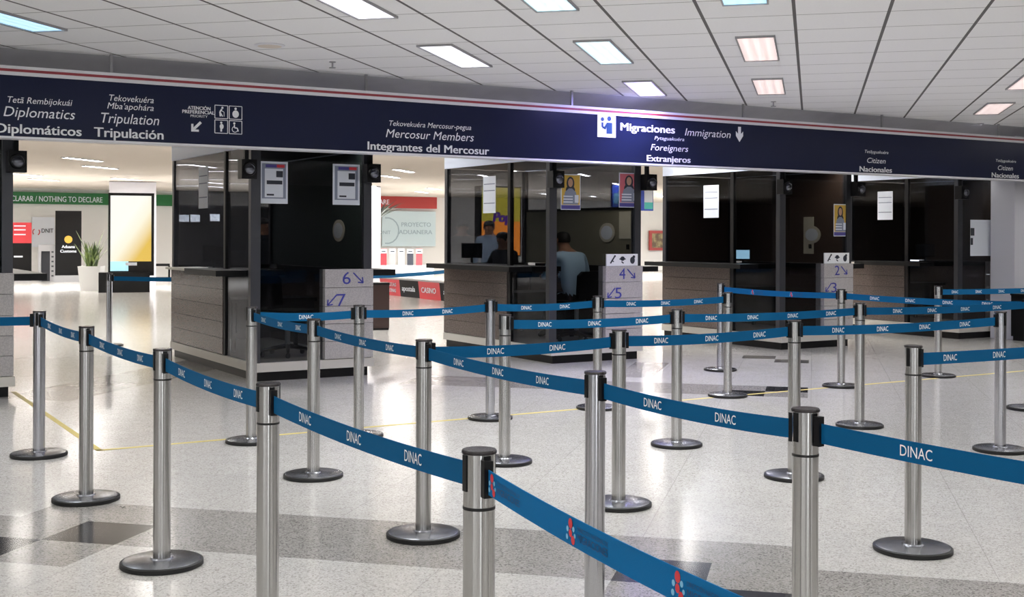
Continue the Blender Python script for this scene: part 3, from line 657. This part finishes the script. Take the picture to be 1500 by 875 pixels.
def belt(a, b, text, label, sag=.012, pa=None, pb=None):
    A, Bv = (pa or ALL[a]).copy(), (pb or ALL[b]).copy(); d = (Bv - A).normalized(); n = Vector((d.y, -d.x, 0))
    if n.y > 0: n = -n                                  # towards the waiting side
    A += d * .037; Bv -= d * .037; L = (Bv - A).length; K = 14
    t = empty('barrier_belt', ((A + Bv) / 2).to_tuple()[:2] + (BZ,), 0, label, 'barrier belt', 'belts between the posts'); org = Vector(t.location)
    def pt(f): p = A.lerp(Bv, f); p.z = BZ - sag * 4 * f * (1 - f); return p - org
    m = MB(); th = .0011
    for i in range(K + 1):
        p = pt(i / K)
        for sg in (1, -1):
            for hz in (-.5, .5): m.v.append(tuple(p + n * th * sg + Vector((0, 0, BH * hz))))
    for i in range(K):
        o = 4 * i
        for q in ((0, 1, 5, 4), (2, 6, 7, 3), (1, 3, 7, 5), (0, 4, 6, 2)): m.f.append(tuple(o + j for j in q)); m.m.append(0)
    m.f += [(0, 2, 3, 1), (4 * K, 4 * K + 1, 4 * K + 3, 4 * K + 2)]; m.m += [0, 0]
    m.build('webbing', BELT2 if text == 'm' and a == 'E' else BELT, t)
    ax = d if d.x > 0 else -d
    if text:
        m = MB(); sp = .385 if text == 'd' else .40 if a == 'E' else .55; cnt = max(1, int((L - .06) / sp)); start = (L - (cnt - 1) * sp) / 2
        for i in range(cnt):
            f = (start + i * sp) / L
            if text == 'm' and a == 'E': f = (.13 + i * .40) / L
            p = pt(f); e = (pt(min(1, f + .02)) - pt(max(0, f - .02))).normalized(); e = e if e.x * ax.x > 0 else -e; up = Vector((0, 0, 1)); q = p + n * .0022
            if text == 'd': put_text(m, 'DINAC', q - e * .05 - up * .014, e, up, .10, .029, .006, mi=0)
            else:
                for dx, dz, r, mi in ((-.085, .015, .009, 1), (-.085, -.004, .007, 1), (-.074, -.016, .008, 1), (-.098, .002, .005, 2), (-.072, .006, .005, 2), (-.1, -.014, .005, 2), (-.066, -.006, .004, 2)):
                    c = q + e * dx + up * dz; m.add([c + e * r * math.cos(2 * math.pi * k / 12) + up * r * 1.15 * math.sin(2 * math.pi * k / 12) for k in range(12)], [tuple(range(12))], mi)
                put_text(m, 'DIRECCIÓN NACIONAL DE', q - e * .055 + up * .007, e, up, .125, .008, 0, mi=3); put_text(m, 'MIGRACIONES', q - e * .055 - up * .013, e, up, .125, .015, 0, mi=3)
        m.build('lettering', [WHITE, REDP, CYANP, NAVYP], t)
    for nm, E_, sg in ((a, A, 1), (b, Bv, -1)):
        q = E_ - org; c = MB(); 
        o_ = [q + d * sg * x + n * y + Vector((0, 0, z)) for z in (BZ - .038, BZ + .047) for x, y in ((-.002, -.011), (.022, -.011), (.022, .011), (-.002, .011))]
        o_ = [v - Vector((0, 0, BZ - 0)) + Vector((0, 0, org.z)) for v in o_]
        c.add(o_, [(0, 3, 2, 1), (4, 5, 6, 7), (0, 1, 5, 4), (1, 2, 6, 5), (2, 3, 7, 6), (3, 0, 4, 7)]); c.build('end_clip', BLACK, t)
    return t
for a, b, tx, lab in BELTS: belt(a, b, tx, lab, sag=.02 if tx == 'm' and a == 'E' else .014)

# yellow queue line taped on the floor
yl = MB(); c0, c1, c2 = Vector((-2.77, 8.17, 0)), Vector((-4.6, 11.22, 0)), Vector((8.0, 14.75, 0))
for p, q in ((c0, c1), (c0, c2)):
    d = (q - p).normalized(); n = Vector((-d.y, d.x, 0)) * .021; a = p - d * .021
    yl.add([a + n, q + n, q - n, a - n, *(v + Vector((0, 0, .0015)) for v in (a + n, q + n, q - n, a - n))], [(0, 1, 2, 3), (4, 7, 6, 5), (0, 4, 5, 1), (1, 5, 6, 2), (2, 6, 7, 3), (3, 7, 4, 0)])
tag(yl.build('floor_line', YTAPE), 'yellow taped queue line on the terrazzo running along the booths', 'floor line')


# ------------------------------------------------------------------ last booth: cabinet and board by the column
t = empty('low_cabinet', SW(15.02, 10.86), PH, 'black low cabinet standing against the pale column', 'cabinet')
MB().box(0, 1.3, .02, .28, .06, .64).build('body', BLACK, t); MB().box(-.01, 1.31, 0, .29, .64, .665).build('top', BLKM, t); MB().box(.02, 1.28, .04, .26, 0, .06).build('toe_kick', BLKM, t)
for i in range(2): MB().box(.01 + i * .645, .64 + i * .645, .005, .02, .08, .63).build('door', BLKM, t)
s_, z1 = onW(1423, 322, W0); s2, z0 = onW(1447, 375, W0)
t = empty('notice_board', SW(0, W0 + .02), PH, 'pale notice board behind the dark glass beside the column', 'board')
MB().box(s_, s2 + .3, -.006, 0, z0, z1).build('sheet', PAPER, t); MB().box(s_, s_ + .08, -.009, -.006, z1 - .23, z1 - .12).box(s_, s_ + .05, -.009, -.006, z0 + .16, z0 + .26).build('print', DARKINK, t)

# ------------------------------------------------------------------ arrivals hall behind
GREEN = pm('green_sign_face', '1c6a36', .5); RED = pm('red_sign_face', 'a8322e', .5); ADRED = pm('advert_red', 'd23b44', .4); ADBLK = pm('advert_black', '0b090a', .5, spec=.2)
PALEB = pm('pale_blue_panel', 'cfe3ea', .3); BINM = pm('dark_brown_panel', '3a2a27', .3); LEAF = mottled('leaf_green', '3f5230', '7d8f4c', 6, .5); LEAFD = mottled('dark_leaf', '141d15', '26331f', 6, .5)
POT = pm('white_pot', 'e2e2e0', .4); GOLD = pm('gold_print', 'd8a63c', .5); ORANGE = pm('orange_lightbox', 'e8862e', .5, emit=3.2); OLIVE = pm('olive_lightbox', 'b8a93c', .5, emit=2.6); PURP = pm('purple_lettering', '6a3aa0', .5, emit=1.2)
def wallrect(px0, py0, px1, py1, w_):
    a, z1 = onW(px0, py0, w_); b, z0 = onW(px1, py1, w_); return a, b, z0, z1
def wsign(name, lab, cat, w_, px0, py0, px1, py1, mat, y=.12):
    a, b, z0, z1 = wallrect(px0, py0, px1, py1, w_); t = empty(name, SW(0, w_), PH, lab, cat)
    MB().box(a, b, 0, y, z0, z1).build('panel', mat, t); return t, a, b, z0, z1
def wtext(t, w_, body, xl, xr, yb, cap, mat, bold=.01):
    a, z = onW(xl, yb, w_); b, _ = onW(xr, yb, w_); Z = (HC - z) / un(xl, yb)[1]
    m = MB(); put_text(m, body, (a, -.006, z), (1, 0, 0), (0, 0, 1), b - a, cap * abs(Z) / F, bold); return m.build('lettering', mat, t)
WF = WB - .15
t, *_ = wsign('hall_sign', 'long green overhead sign reading nothing to declare', 'sign', WF, -70, 279, 254, 302, GREEN)
wtext(t, WF, 'NADA QUE DECLARAR / NOTHING TO DECLARE', -45, 150, 293.5, 8, PAPER)
t, *_ = wsign('hall_sign', 'red overhead sign ending in the word declare', 'sign', WF, 480, 281, 640, 306, RED)
wtext(t, WF, 'GOODS TO DECLARE', 487, 570, 298, 7, PAPER)
t, *_ = wsign('wall_panel', 'pale blue glazed wall panel with customs lettering under the red sign', 'wall panel', WF, 560, 309, 638, 361, PALEB, .05)
GREYT = pm('grey_blue_print', '9fb8c4', .5)
wtext(t, WF, 'PROYECTO', 588, 631, 332, 6, GREYT); wtext(t, WF, 'ADUANERA', 584, 633, 343, 6, GREYT)
a, z = onW(567, 338, WF); m = MB(); stroke(m, [(a + .5 * math.cos(q), z + .5 * math.sin(q)) for q in [math.radians(k) for k in range(-100, 101, 20)]], .05, -.004); m.build('emblem', GREYT, t)
wtext(t, WF, 'DNIT', 556, 572, 343, 5, GREYT)
t, *_ = wsign('wall_logo', 'white wall board with grey letters and red emblem beside the red poster', 'sign', WF, 47, 318, 80, 362, PAPER, .04)
wtext(t, WF, 'DNIT', 61, 78, 341, 6, DARKINK); a, z = onW(53, 340, WF); m = MB()
for r0 in (-60, 120): stroke(m, [(a + .11 * math.cos(q), z + .11 * math.sin(q)) for q in [math.radians(r0 + k) for k in range(0, 130, 26)]], .03, -.004)
m.build('emblem', REDP, t)
# red and black poster stand
g = ground(31, 412); t = empty('poster_stand', g, .35, 'tall red and black poster stand under the green sign', 'poster stand'); k = g.y / F
MB().box(-14 * k, 14 * k, -.03, .03, .12, 1.85).build('panel', ADBLK, t); MB().box(-14 * k, 14 * k, -.036, -.03, 1.2, 1.85).build('red_print', REDP, t)
m = MB()
for q in (1.72, 1.6, 1.45): m.box(-10 * k, 6 * k, -.04, -.036, q, q + .04)
m.box(-10 * k, 2 * k, -.034, -.03, .75, .80); m.build('print_lines', PAPER, t)
MB().box(-14 * k, 14 * k, -.2, .2, 0, .12).build('base', GALV, t)
# grey gate machine
g = ground(69, 412); k = g.y / F; t = empty('scanner_cabinet', g, .35, 'grey scanning cabinet with arched opening beside the black banner', 'machine')
MB().box(-12 * k, -8 * k, -.3, .3, 0, 1.15).box(4 * k, 12 * k, -.3, .3, 0, 1.15).box(-8 * k, 4 * k, -.3, .3, .95, 1.15).build('housing', GALV, t); MB().box(-8 * k, 4 * k, .1, .14, 0, .95).build('curtain', DARKM, t)
m = MB()
for q in range(6): m.box(6 * k, 9 * k, -.305, -.3, .15 + q * .15, .2 + q * .15)
m.build('buttons', DARKM, t)
# black customs banner
g = ground(100, 413); k = g.y / F; t = empty('roll_banner', g, .3, 'black customs banner with golden round emblem', 'banner')
MB().box(-18 * k, 18 * k, -.02, .02, .2, 104 * k).build('sheet', ADBLK, t); MB().box(-19 * k, 19 * k, -.2, .2, 0, .2).build('base', GALV, t)
m = MB(); disc(m, 0, 62 * k, 5.5 * k, -.02, d=-.006); m.build('emblem', GOLD, t)
m = MB(); put_text(m, 'Aduana', (-9 * k, -.026, 49.5 * k), (1, 0, 0), (0, 0, 1), 18 * k, 4 * k, .02); m.build('lettering', PAPER, t); m = MB(); put_text(m, 'Customs', (-11 * k, -.026, 43 * k), (1, 0, 0), (0, 0, 1), 22 * k, 4 * k, .02); m.build('lettering', PAPER, t)
# plants
def leaf(m, base, az, L, lean, wd, bend, n=6):
    b = Vector(base); d = Vector((math.cos(az), math.sin(az), 0)); sdv = Vector((-d.y, d.x, 0)); vs = []
    for i in range(n + 1):
        f = i / n; r = L * (lean * f + bend * f * f); z = L * (f * (1 - .35 * lean) - bend * .75 * f * f)
        q = b + d * r + Vector((0, 0, z)); h = wd * math.sin(math.pi * (.12 + .86 * f)) / 2
        vs += [q - sdv * h, q + Vector((0, 0, -h * .35)), q + sdv * h]
    m.add(vs, [(3 * i + j, 3 * i + j + 1, 3 * i + j + 4, 3 * i + j + 3) for i in range(n) for j in (0, 1)])
g = ground(134, 426); k = g.y / F; t = empty('potted_plant', g, .1, 'spiky green plant in a tapered white pot by the totem', 'plant')
pm_ = MB(); ks = lambda w_, z: [(-w_, -w_, z), (w_, -w_, z), (w_, w_, z), (-w_, w_, z)]
pm_.add(ks(12.5 * k, 0) + ks(16 * k, 36 * k) + ks(14.5 * k, 36 * k) + ks(14.5 * k, 33 * k), [(3, 2, 1, 0)] + [(i, (i + 1) % 4, 4 + (i + 1) % 4, 4 + i) for i in range(4)] + [(4 + i, 4 + (i + 1) % 4, 8 + (i + 1) % 4, 8 + i) for i in range(4)] + [(8 + i, 8 + (i + 1) % 4, 12 + (i + 1) % 4, 12 + i) for i in range(4)] + [(12, 13, 14, 15)])
pm_.build('pot', POT, t); m = MB()
for i in range(46): leaf(m, (random.uniform(-.12, .12), random.uniform(-.12, .12), 33 * k), random.uniform(0, 6.28), random.uniform(.45, .85), random.uniform(.05, .45), .07, random.uniform(0, .2))
for az in (.4, 1.2, 2.6): leaf(m, (0, 0, 33 * k), az, 1.25, .35, .03, .1)
m.build('foliage', LEAF, t)
g = ground(551, 411.5); k = g.y / F; t = empty('potted_palm', g, 0, 'dark palm leaves reaching out from behind booth six', 'plant')
MB().lathe([(.22, 0), (.28, .45), (.25, .45), (.25, .42)], 24).build('pot', POT, t, True); MB().tube([(0, 0, .4), (.03, 0, 1.2), (0, .03, 2.0)], [.05, .04, .03]).build('stem', BINM, t); m = MB()
for i in range(26): leaf(m, (0, .02, 1.95), i * 2.4, random.uniform(.8, 1.25), random.uniform(.3, .85), .11, random.uniform(.15, .45))
m.build('foliage', LEAFD, t)
# glowing totem and the column behind it
g = ground(194, 419); cb = MB(); k = g.y / F; cb.box(-33 * k, 33 * k, 0, 66 * k, 0, CZ - .02); tag(cb.build('column_hall', COLM, loc=g, rz=.3), kind='structure')
g = ground(190, 428); k = g.y / F; t = empty('advert_totem', g, .3, 'tall glowing digital advertising totem on a black base', 'totem')
MB().box(-30 * k, 34 * k, -.1, .25, 24 * k, 145 * k).build('housing', BLACK, t); MB().box(-43 * k, 28 * k, -.25, .4, 0, 29 * k).build('base', BLKM, t)
m = MB(); m.box(-27 * k, 30 * k, -.112, -.1, 45 * k, 141 * k); m.build('screen', SCREEN, t)
m = MB(); m.box(-27 * k, -2 * k, -.111, -.1, 31 * k, 45 * k); m.build('lower_screen', pm('teal_screen', '9fd0dc', .3, emit=.9), t); MB().box(-6 * k, 10 * k, -.116, -.1, 39 * k, 43.5 * k).build('button_bar', PAPER, t)
# dark kiosk wall behind booth six with small glowing panels standing in for white reflections
WK = 36.0; ka, _ = onW(264, 340, WK); kb, _ = onW(536, 340, WK)
t = empty('kiosk_wall', SW(0, WK), PH, 'long black kiosk partition in the hall seen through booth six', 'partition')
MB().box(ka, kb, 0, .15, 0, 2.3).build('panel', BLKM, t); MB().box(ka, kb, -.02, .17, 2.3, 2.36).build('top_rail', DARKM, t); MB().box(ka, kb, -.5, 0, .95, 1.0).build('shelf', DARKM, t)
LITS = pm('kiosk_reflection_glow', 'f0f6fa', .4, emit=2.6)
for px, py, lab in ((269, 320, 'first small glowing reflection stand-in on the black kiosk partition behind booth six'), (285, 320, 'second small glowing reflection stand-in on the black kiosk partition, by the paper notice'), (314, 319, 'third small glowing reflection stand-in on the black kiosk partition, beside the signal lamp post'), (313, 371, 'low small glowing reflection stand-in on the black kiosk partition above the counter slab')):
    a, z = onW(px, py, WK); t = empty('kiosk_reflection', SW(a, WK), PH, lab, 'screen')
    MB().box(-.16, .16, -.05, 0, z - .12, z + .12).build('housing', BLACK, t); MB().box(-.145, .145, -.054, -.05, z - .105, z + .105).build('display', LITS, t)
# black bench right of the totem
g = ground(236, 408); k = g.y / F; t = empty('bench', g, .3, 'small black bench between the totem and booth six', 'bench')
MB().box(-12 * k, 12 * k, -.2, .2, .42, .5).build('seat', BLKM, t)
for x in (-11 * k, 10 * k): MB().box(x, x + .06, -.18, .18, 0, .42).build('leg', BLKM, t)
# column beside booth six and display of cartons
g = ground(549, 415); cb = MB(); k = g.y / F; cb.box(-10 * k, 8 * k, 0, .5, 0, CZ - .02); tag(cb.build('column_hall', COLM, loc=g, rz=.1), kind='structure')
g = ground(590, 407); k = g.y / F; t = empty('display_counter', g, .1, 'white display counter under the pale blue panel', 'counter')
MB().box(-34 * k, 45 * k, -.3, .3, 0, .38).build('body', PAPER, t); MB().box(-36 * k, 47 * k, -.34, .34, .38, .44).build('top', TRIMW, t)
cm = None; mats_ = [('red', ADRED), ('pink', pm('carton_pink', 'd8a0a0', .5)), ('white', PAPER), ('dark', DARKINK), ('crimson', pm('carton_crimson', 'b04850', .5))]
for i, (nm, mt) in enumerate(mats_):
    x = (-28 + i * 13) * k
    t = empty('display_carton', (g.x + x, g.y - .05, .44), .1, '%s upright carton in the row on the white display counter' % nm, 'carton', 'cartons on the display counter')
    MB().box(-4.5 * k, 4.5 * k, -.1, .1, 0, .58).build('carton', mt, t); MB().box(-4.5 * k, 4.5 * k, -.103, -.1, .42, .56).build('label_print', PAPER, t)
    m = MB(); m.box(-3 * k, 3 * k, -.106, -.103, .47, .51); m.build('print', DARKINK, t)
# low advertising panels
a0, a1 = ground(556, 431), ground(668, 443); d = (a1 - a0); L = d.length; az = math.atan2(d.y, d.x); cuts = (0, .28, .535, .80, 1.12)
def slant(m, x0, x1, sl, y, z0, z1): m.poly([(x0 + sl, y, z0), (x1 + sl, y, z0), (x1, y, z1), (x0, y, z1)], (0, .06, 0))
for i, (body, mt, lab) in enumerate(((('APUESTAS', 'DEPORTIVAS'), ADRED, 'low red panel advertising sports bets'), (('apostala',), ADBLK, 'low black advertising panel between two red ones'), (('CASINO',), ADRED, 'low red panel reading casino'), (('apostala',), ADBLK, 'low black panel half hidden by the wall of booth four'))):
    t = empty('advert_board', a0 + d * cuts[i], az, lab, 'advertising board'); wd = (cuts[i + 1] - cuts[i]) * L; h = .40
    m = MB(); slant(m, 0, wd, .1, 0, 0, h); m.build('panel', mt, t); m = MB()
    MB().box(0, wd, -.02, .3, h, h + .03).build('rail', GALV, t)
    for j, b_ in enumerate(body): put_text(m, b_, (wd * .18, -.008, h * (.58 - .36 * j) if len(body) > 1 else h * .36), (1, 0, 0), (0, 0, 1), wd * .68, h * (.2 if len(body) > 1 else .3), .02)
    m.build('lettering', PAPER, t)
g = ground(556, 483); k = g.y / F; t = empty('waste_bin', g, .25, 'dark brown square bin standing in the lane beside booth six', 'bin')
MB().box(-12.5 * k, 12.5 * k, -.12, .14, .03, 66 * k).build('body', BINM, t); MB().box(-13 * k, 13 * k, -.13, .15, 66 * k, 69 * k).build('lid', BLKM, t); MB().box(-12 * k, 12 * k, -.11, .13, 0, .03).build('foot', BLKM, t)
# belt farther back in the lane
p0, p1 = ground(520, 406, BZ), ground(672, 396, BZ); p0.z = p1.z = 0
belt('lane', 'lane', None, 'distant blue belt across the lane between booths six and four', .02, p0, p1)
for p, lab in ((p0, 'steel post holding the distant lane belt behind booth six'), (p1, 'steel post holding the distant lane belt behind booth four')): barrier_post(p, 0, True, lab)
# hanging blue sign and framed picture seen past booth four
t, a, b, z0, z1 = wsign('hanging_sign', 'blue hanging sign with white and teal end panel beyond booth four', 'sign', 29, 897, 271, 957, 309, pm('blue_sign_face', '2f48a8', .4), .08)
MB().box(b - .34, b - .03, -.01, 0, z0 + .05, z1 - .08).build('white_print', PAPER, t); MB().box(b - .34, b - .03, -.014, -.01, z0 + .05, z0 + .25).build('teal_print', pm('teal_print', '4fb8b0', .5), t); MB().box(a + .05, a + .4, -.01, 0, z0 + .2, z0 + .5).build('pale_print', CYANP, t)
for q in (a + .2, b - .2): MB().box(q - .01, q + .01, .03, .05, z1, CZ).build('hanger', GALV, t)
t, a, b, z0, z1 = wsign('framed_picture', 'red framed picture on the cream wall between booths four and two', 'picture', WF, 952, 338, 975, 367, pm('red_frame', 'b0413c', .4), .08)
MB().box(a + .12, b - .12, -.01, 0, z0 + .12, z1 - .12).build('picture', mottled('picture_print', '6e5a48', 'a89a70', 4, .6), t)
# orange lightbox behind booth four
t, a, b, z0, z1 = wsign('light_box', 'orange and olive lightbox with purple lettering seen through booth four', 'lightbox', 22, 704, 272, 763, 376, BLKM, .25)
MB().box(a + .03, b - .03, -.01, 0, z0 + .03, z0 + (z1 - z0) * .5).build('orange_face', ORANGE, t); MB().box(a + .03, b - .03, -.01, 0, z0 + (z1 - z0) * .5, z1 - .03).build('olive_face', OLIVE, t)
MB().box(a + .2, b - .2, .02, .22, 0, z0).build('stand', BLKM, t); sl, zt = onW(722, 325, 22); sr, _ = onW(748, 325, 22)
m = MB(); put_text(m, 'Pop', (sl, -.014, zt), (1, 0, 0), (0, 0, 1), sr - sl, .2, .04, .2); m.build('lettering', PURP, t)

# ------------------------------------------------------------------ office chairs, screens
def office_chair(P, rz, lab):
    t = empty('office_chair', P, rz, lab, 'chair')
    MB().box(-.23, .23, -.22, .22, .43, .49).build('seat', BLACK, t); m = MB(); m.poly([(-.2, .2, .52), (.2, .2, .52), (.21, .23, .80), (.15, .24, .85), (-.15, .24, .85), (-.21, .23, .80)], (0, .05, 0)); m.build('backrest', BLACK, t)
    MB().box(-.03, .03, .2, .24, .45, .6).build('back_bar', BLKM, t); MB().lathe([(.028, .1), (.028, .43)], 14).build('gas_column', GALV, t)
    m = MB()
    for q in range(5):
        c = 2 * math.pi * q / 5; m.tube([(0, 0, .11), (.27 * math.cos(c), .27 * math.sin(c), .07)], [.025, .016], 8)
    m.build('star_base', BLKM, t)
    for q in range(5):
        c = 2 * math.pi * q / 5; MB().lathe([(.022, -.015), (.028, -.01), (.028, .01), (.022, .015)], 12, axis='y', o=(.27 * math.cos(c), .27 * math.sin(c), .03)).build('caster', RUBBER, t)
    return t
office_chair(SW(4.03 + .55, W0 + .55, .185), PH + .6, 'black swivel chair behind the front glass of booth six')
def monitor(P, rz, lab, lit=False, k=1):
    t = empty('monitor', P, rz, lab, 'monitor'); t.scale = (k, k, k)
    MB().box(-.2, .2, -.015, .03, .1, .38).build('housing', BLACK, t); MB().box(-.18, .18, -.018, -.015, .12, .36).build('screen', pm('lit_screen', 'a8d8f0', .3, emit=1.6) if lit else pm('dark_screen', '08090b', .15), t)
    MB().box(-.02, .02, 0, .03, .012, .12).build('neck', BLKM, t); MB().lathe([(.09, 0), (.09, .012)], 20).build('foot', BLKM, t)
for s0, y, lab, lit, dz in ((4.03, 2.1, 'black monitor on the pale ledge of booth six', False, 1.075), (11.05, 1.0, 'small lit screen on the counter of booth two', True, 1.098), (14.48, .8, 'dark monitor on the counter of the column side booth', False, 1.098), (7.53, 2.3, 'dark monitor at the far end of the counter of booth four', False, 1.098)):
    monitor(SW(s0 + .24, W0 + y, dz), PH - .8, lab, lit, .7 if not lit else .5)

# ------------------------------------------------------------------ people
SKINM = pm('skin', '9a6e54', .5); HAIR = pm('dark_hair', '15110f', .6); SHOE = pm('black_shoe', '111112', .4)
def person(P, rz, lab, shirt, trousers, sit=False, lean=0., arms='down', turn=0., bulk=1.):
    """figure facing local -Y; sit: hips on a 0.47 m seat"""
    t = empty('person', P, rz, lab, 'person'); hip = .56 if sit else .93
    V, E_, R = [], [], []
    def j(p, r, par=None):
        V.append(p); R.append(r)
        if par is not None: E_.append((par, len(V) - 1))
        return len(V) - 1
    ly = lambda h: -lean * h
    pel = j((0, 0, hip), (.15, .11)); sp = j((0, ly(.2), hip + .2), (.145 * bulk, .105), pel); ch = j((0, ly(.4), hip + .40), (.165 * bulk, .115), sp)
    nk = j((0, ly(.55), hip + .545), (.06, .06), ch); hd = j((turn * .02, ly(.62) - .02, hip + .64), (.075, .085), nk); tp = j((turn * .03, ly(.7) - .02, hip + .735), (.07, .085), hd)
    for sgn in (-1, 1):
        sh = j((sgn * .18 * bulk, ly(.45), hip + .47), (.066, .066), ch)
        if arms == 'down': el, wr = (sgn * .24, ly(.2) + .02, hip + .2), (sgn * .25, ly(0) - .06, hip - .03)
        else: el, wr = (sgn * .27 * bulk, ly(.3) - .08, hip + .22), (sgn * .16, ly(.3) - .34, hip + .22)
        e = j(el, (.045, .045), sh); w_ = j(wr, (.03, .028), e); dv = (Vector(wr) - Vector(el)).normalized(); pmid = Vector(wr) + dv * .06; j(tuple(pmid), (.036, .02), w_)
        lg = j((sgn * .09, -.02, hip - .04), (.085, .085), pel)
        if sit: kn, an, to = (sgn * .12, -.42, hip - .06), (sgn * .12, -.44, .09), (sgn * .13, -.58, .04)
        else: kn, an, to = (sgn * .10, -.02, .50), (sgn * .10, .02, .09), (sgn * .12, -.14, .035)
        k1 = j(kn, (.062, .062), lg); a1 = j(an, (.04, .042), k1); j(to, (.038, .03), a1)
    me = bpy.data.meshes.new('body'); me.from_pydata(V, E_, []); o = bpy.data.objects.new('body_skin', me); COL.objects.link(o)
    md = o.modifiers.new('skin', 'SKIN'); 
    for i, r in enumerate(R): me.skin_vertices[0].data[i].radius = r
    me.skin_vertices[0].data[0].use_root = True
    o.modifiers.new('sub', 'SUBSURF').levels = 2; o.modifiers['sub'].render_levels = 2
    dg = bpy.context.evaluated_depsgraph_get(); dg.update(); ev = bpy.data.meshes.new_from_object(o.evaluated_get(dg)); bpy.data.objects.remove(o)
    m = MB(); m.add([v.co[:] for v in ev.vertices], [tuple(p.vertices) for p in ev.polygons]); 
    m.m = [(0 if p.center.z > hip + .53 else 1 if (p.center.z > hip + (.02 if not sit else .0) and not (sit and p.center.y < -.2 and p.center.z < hip + .05)) else 3 if p.center.z < .085 else 2) for p in ev.polygons]
    hc = Vector((turn * .02, ly(.64) - .02, hip + .655))
    m.lathe([(.004, -.03), (.012, -.012), (.016, 0)], 10, axis='y', o=tuple(hc + Vector((0, -.082, -.005))))          # nose
    for sx in (-1, 1):
        m.tube([hc + Vector((sx * .078, .0, -.03)), hc + Vector((sx * .088, .008, .0)), hc + Vector((sx * .082, .012, .03))], [.010, .014, .010], 8)   # ears
        m.lathe([(.004, -.006), (.011, 0)], 8, axis='y', o=tuple(hc + Vector((sx * .032, -.078, .025))), mi=3)                # eyes
    m.box(hc.x - .022, hc.x + .022, hc.y - .083, hc.y - .07, hc.z - .047, hc.z - .04, 3)                               # mouth
    for sgn in (-1, 1):                                                                                               # fingers and thumb
        if arms == 'down': wr, el = Vector((sgn * .25, ly(0) - .06, hip - .03)), Vector((sgn * .24, ly(.2) + .02, hip + .2))
        else: wr, el = Vector((sgn * .16, ly(.3) - .34, hip + .22)), Vector((sgn * .27 * bulk, ly(.3) - .08, hip + .22))
        dv = (wr - el).normalized(); side = dv.cross(Vector((sgn, 0, 0))).normalized(); cu = Vector((-sgn, 0, 0)) if arms == 'down' else Vector((0, 0, -1)); 
        if arms != 'down': side = dv.cross(Vector((0, 0, 1))).normalized()
        b0 = wr + dv * .08
        for q, L in ((-.027, .06), (-.009, .075), (.009, .08), (.027, .07)):
            m.tube([b0 + side * q, b0 + side * q + dv * L * .5 + cu * .006, b0 + side * q * 1.1 + dv * L + cu * .025], [.0095, .009, .007], 8)
        m.tube([wr + dv * .03 + side * .03, wr + dv * .06 + side * .055, wr + dv * .095 + side * .055 + cu * .01], [.011, .010, .008], 8)
    m.build('body', [SKINM, shirt, trousers, SHOE], t, True)
    h = MB(); n = 20; prof = [(.088, -.02), (.094, .02), (.09, .06), (.07, .095), (.035, .112), (.004, .116)]; h.lathe(prof, n); vs = []
    for v in h.v:
        y = v[1]; z = v[2]
        if y < -.02 and z < .05: z = .05 + (z - .05) * .25; y *= .93
        vs.append((v[0] * .95 + hc.x, y * 1.12 + .012 + hc.y, z + hc.z + .0))
    h.v = vs; h.build('hair', HAIR, t, True); return t
SH1, SH2, SH3 = pm('light_blue_shirt', 'b4d2e6', .8), pm('grey_blue_shirt', 'a2b4c8', .8), pm('dark_uniform', '1b1d24', .8); TR = pm('dark_trousers', '1a1b20', .8)
s_, z_ = onW(847, 352, W0 + .62)
office_chair(SW(s_, W0 + .65, .185), PH + math.pi + .15, 'black swivel chair under the man in the light blue shirt')
person(SW(s_, W0 + .62, .185), PH + math.pi + .15, 'person in light blue shirt seated with back turned inside booth four', SH1, TR, True, .42, 'desk', 0, 1.3)
w1, _ = onS(742, 365, 7.53 + .85)
office_chair(SW(7.53 + .86, w1, .185), PH - 1.3, 'black swivel chair under the dark clothed officer')
person(SW(7.53 + .85, w1, .185), PH - 1.3, 'person in dark uniform seated behind the side glass of booth four', SH3, TR, True, .1, 'desk')
w2, _ = onS(718, 340, 9.45)
person(SW(9.45, w2, 0), PH - .9, 'person in grey blue shirt standing beyond booth four, seen through its side glass', SH2, TR, False, .05, 'down')
for px, lab, sh in ((386, 'dim figure standing behind booth six, nearer its corner post', SH3), (431, 'dim figure standing behind booth six, beside the first one', SH3)):
    s_, _ = onW(px, 340, 16.2); person(SW(s_, 16.2, 0), PH + .2, 'person, ' + lab, sh, TR)
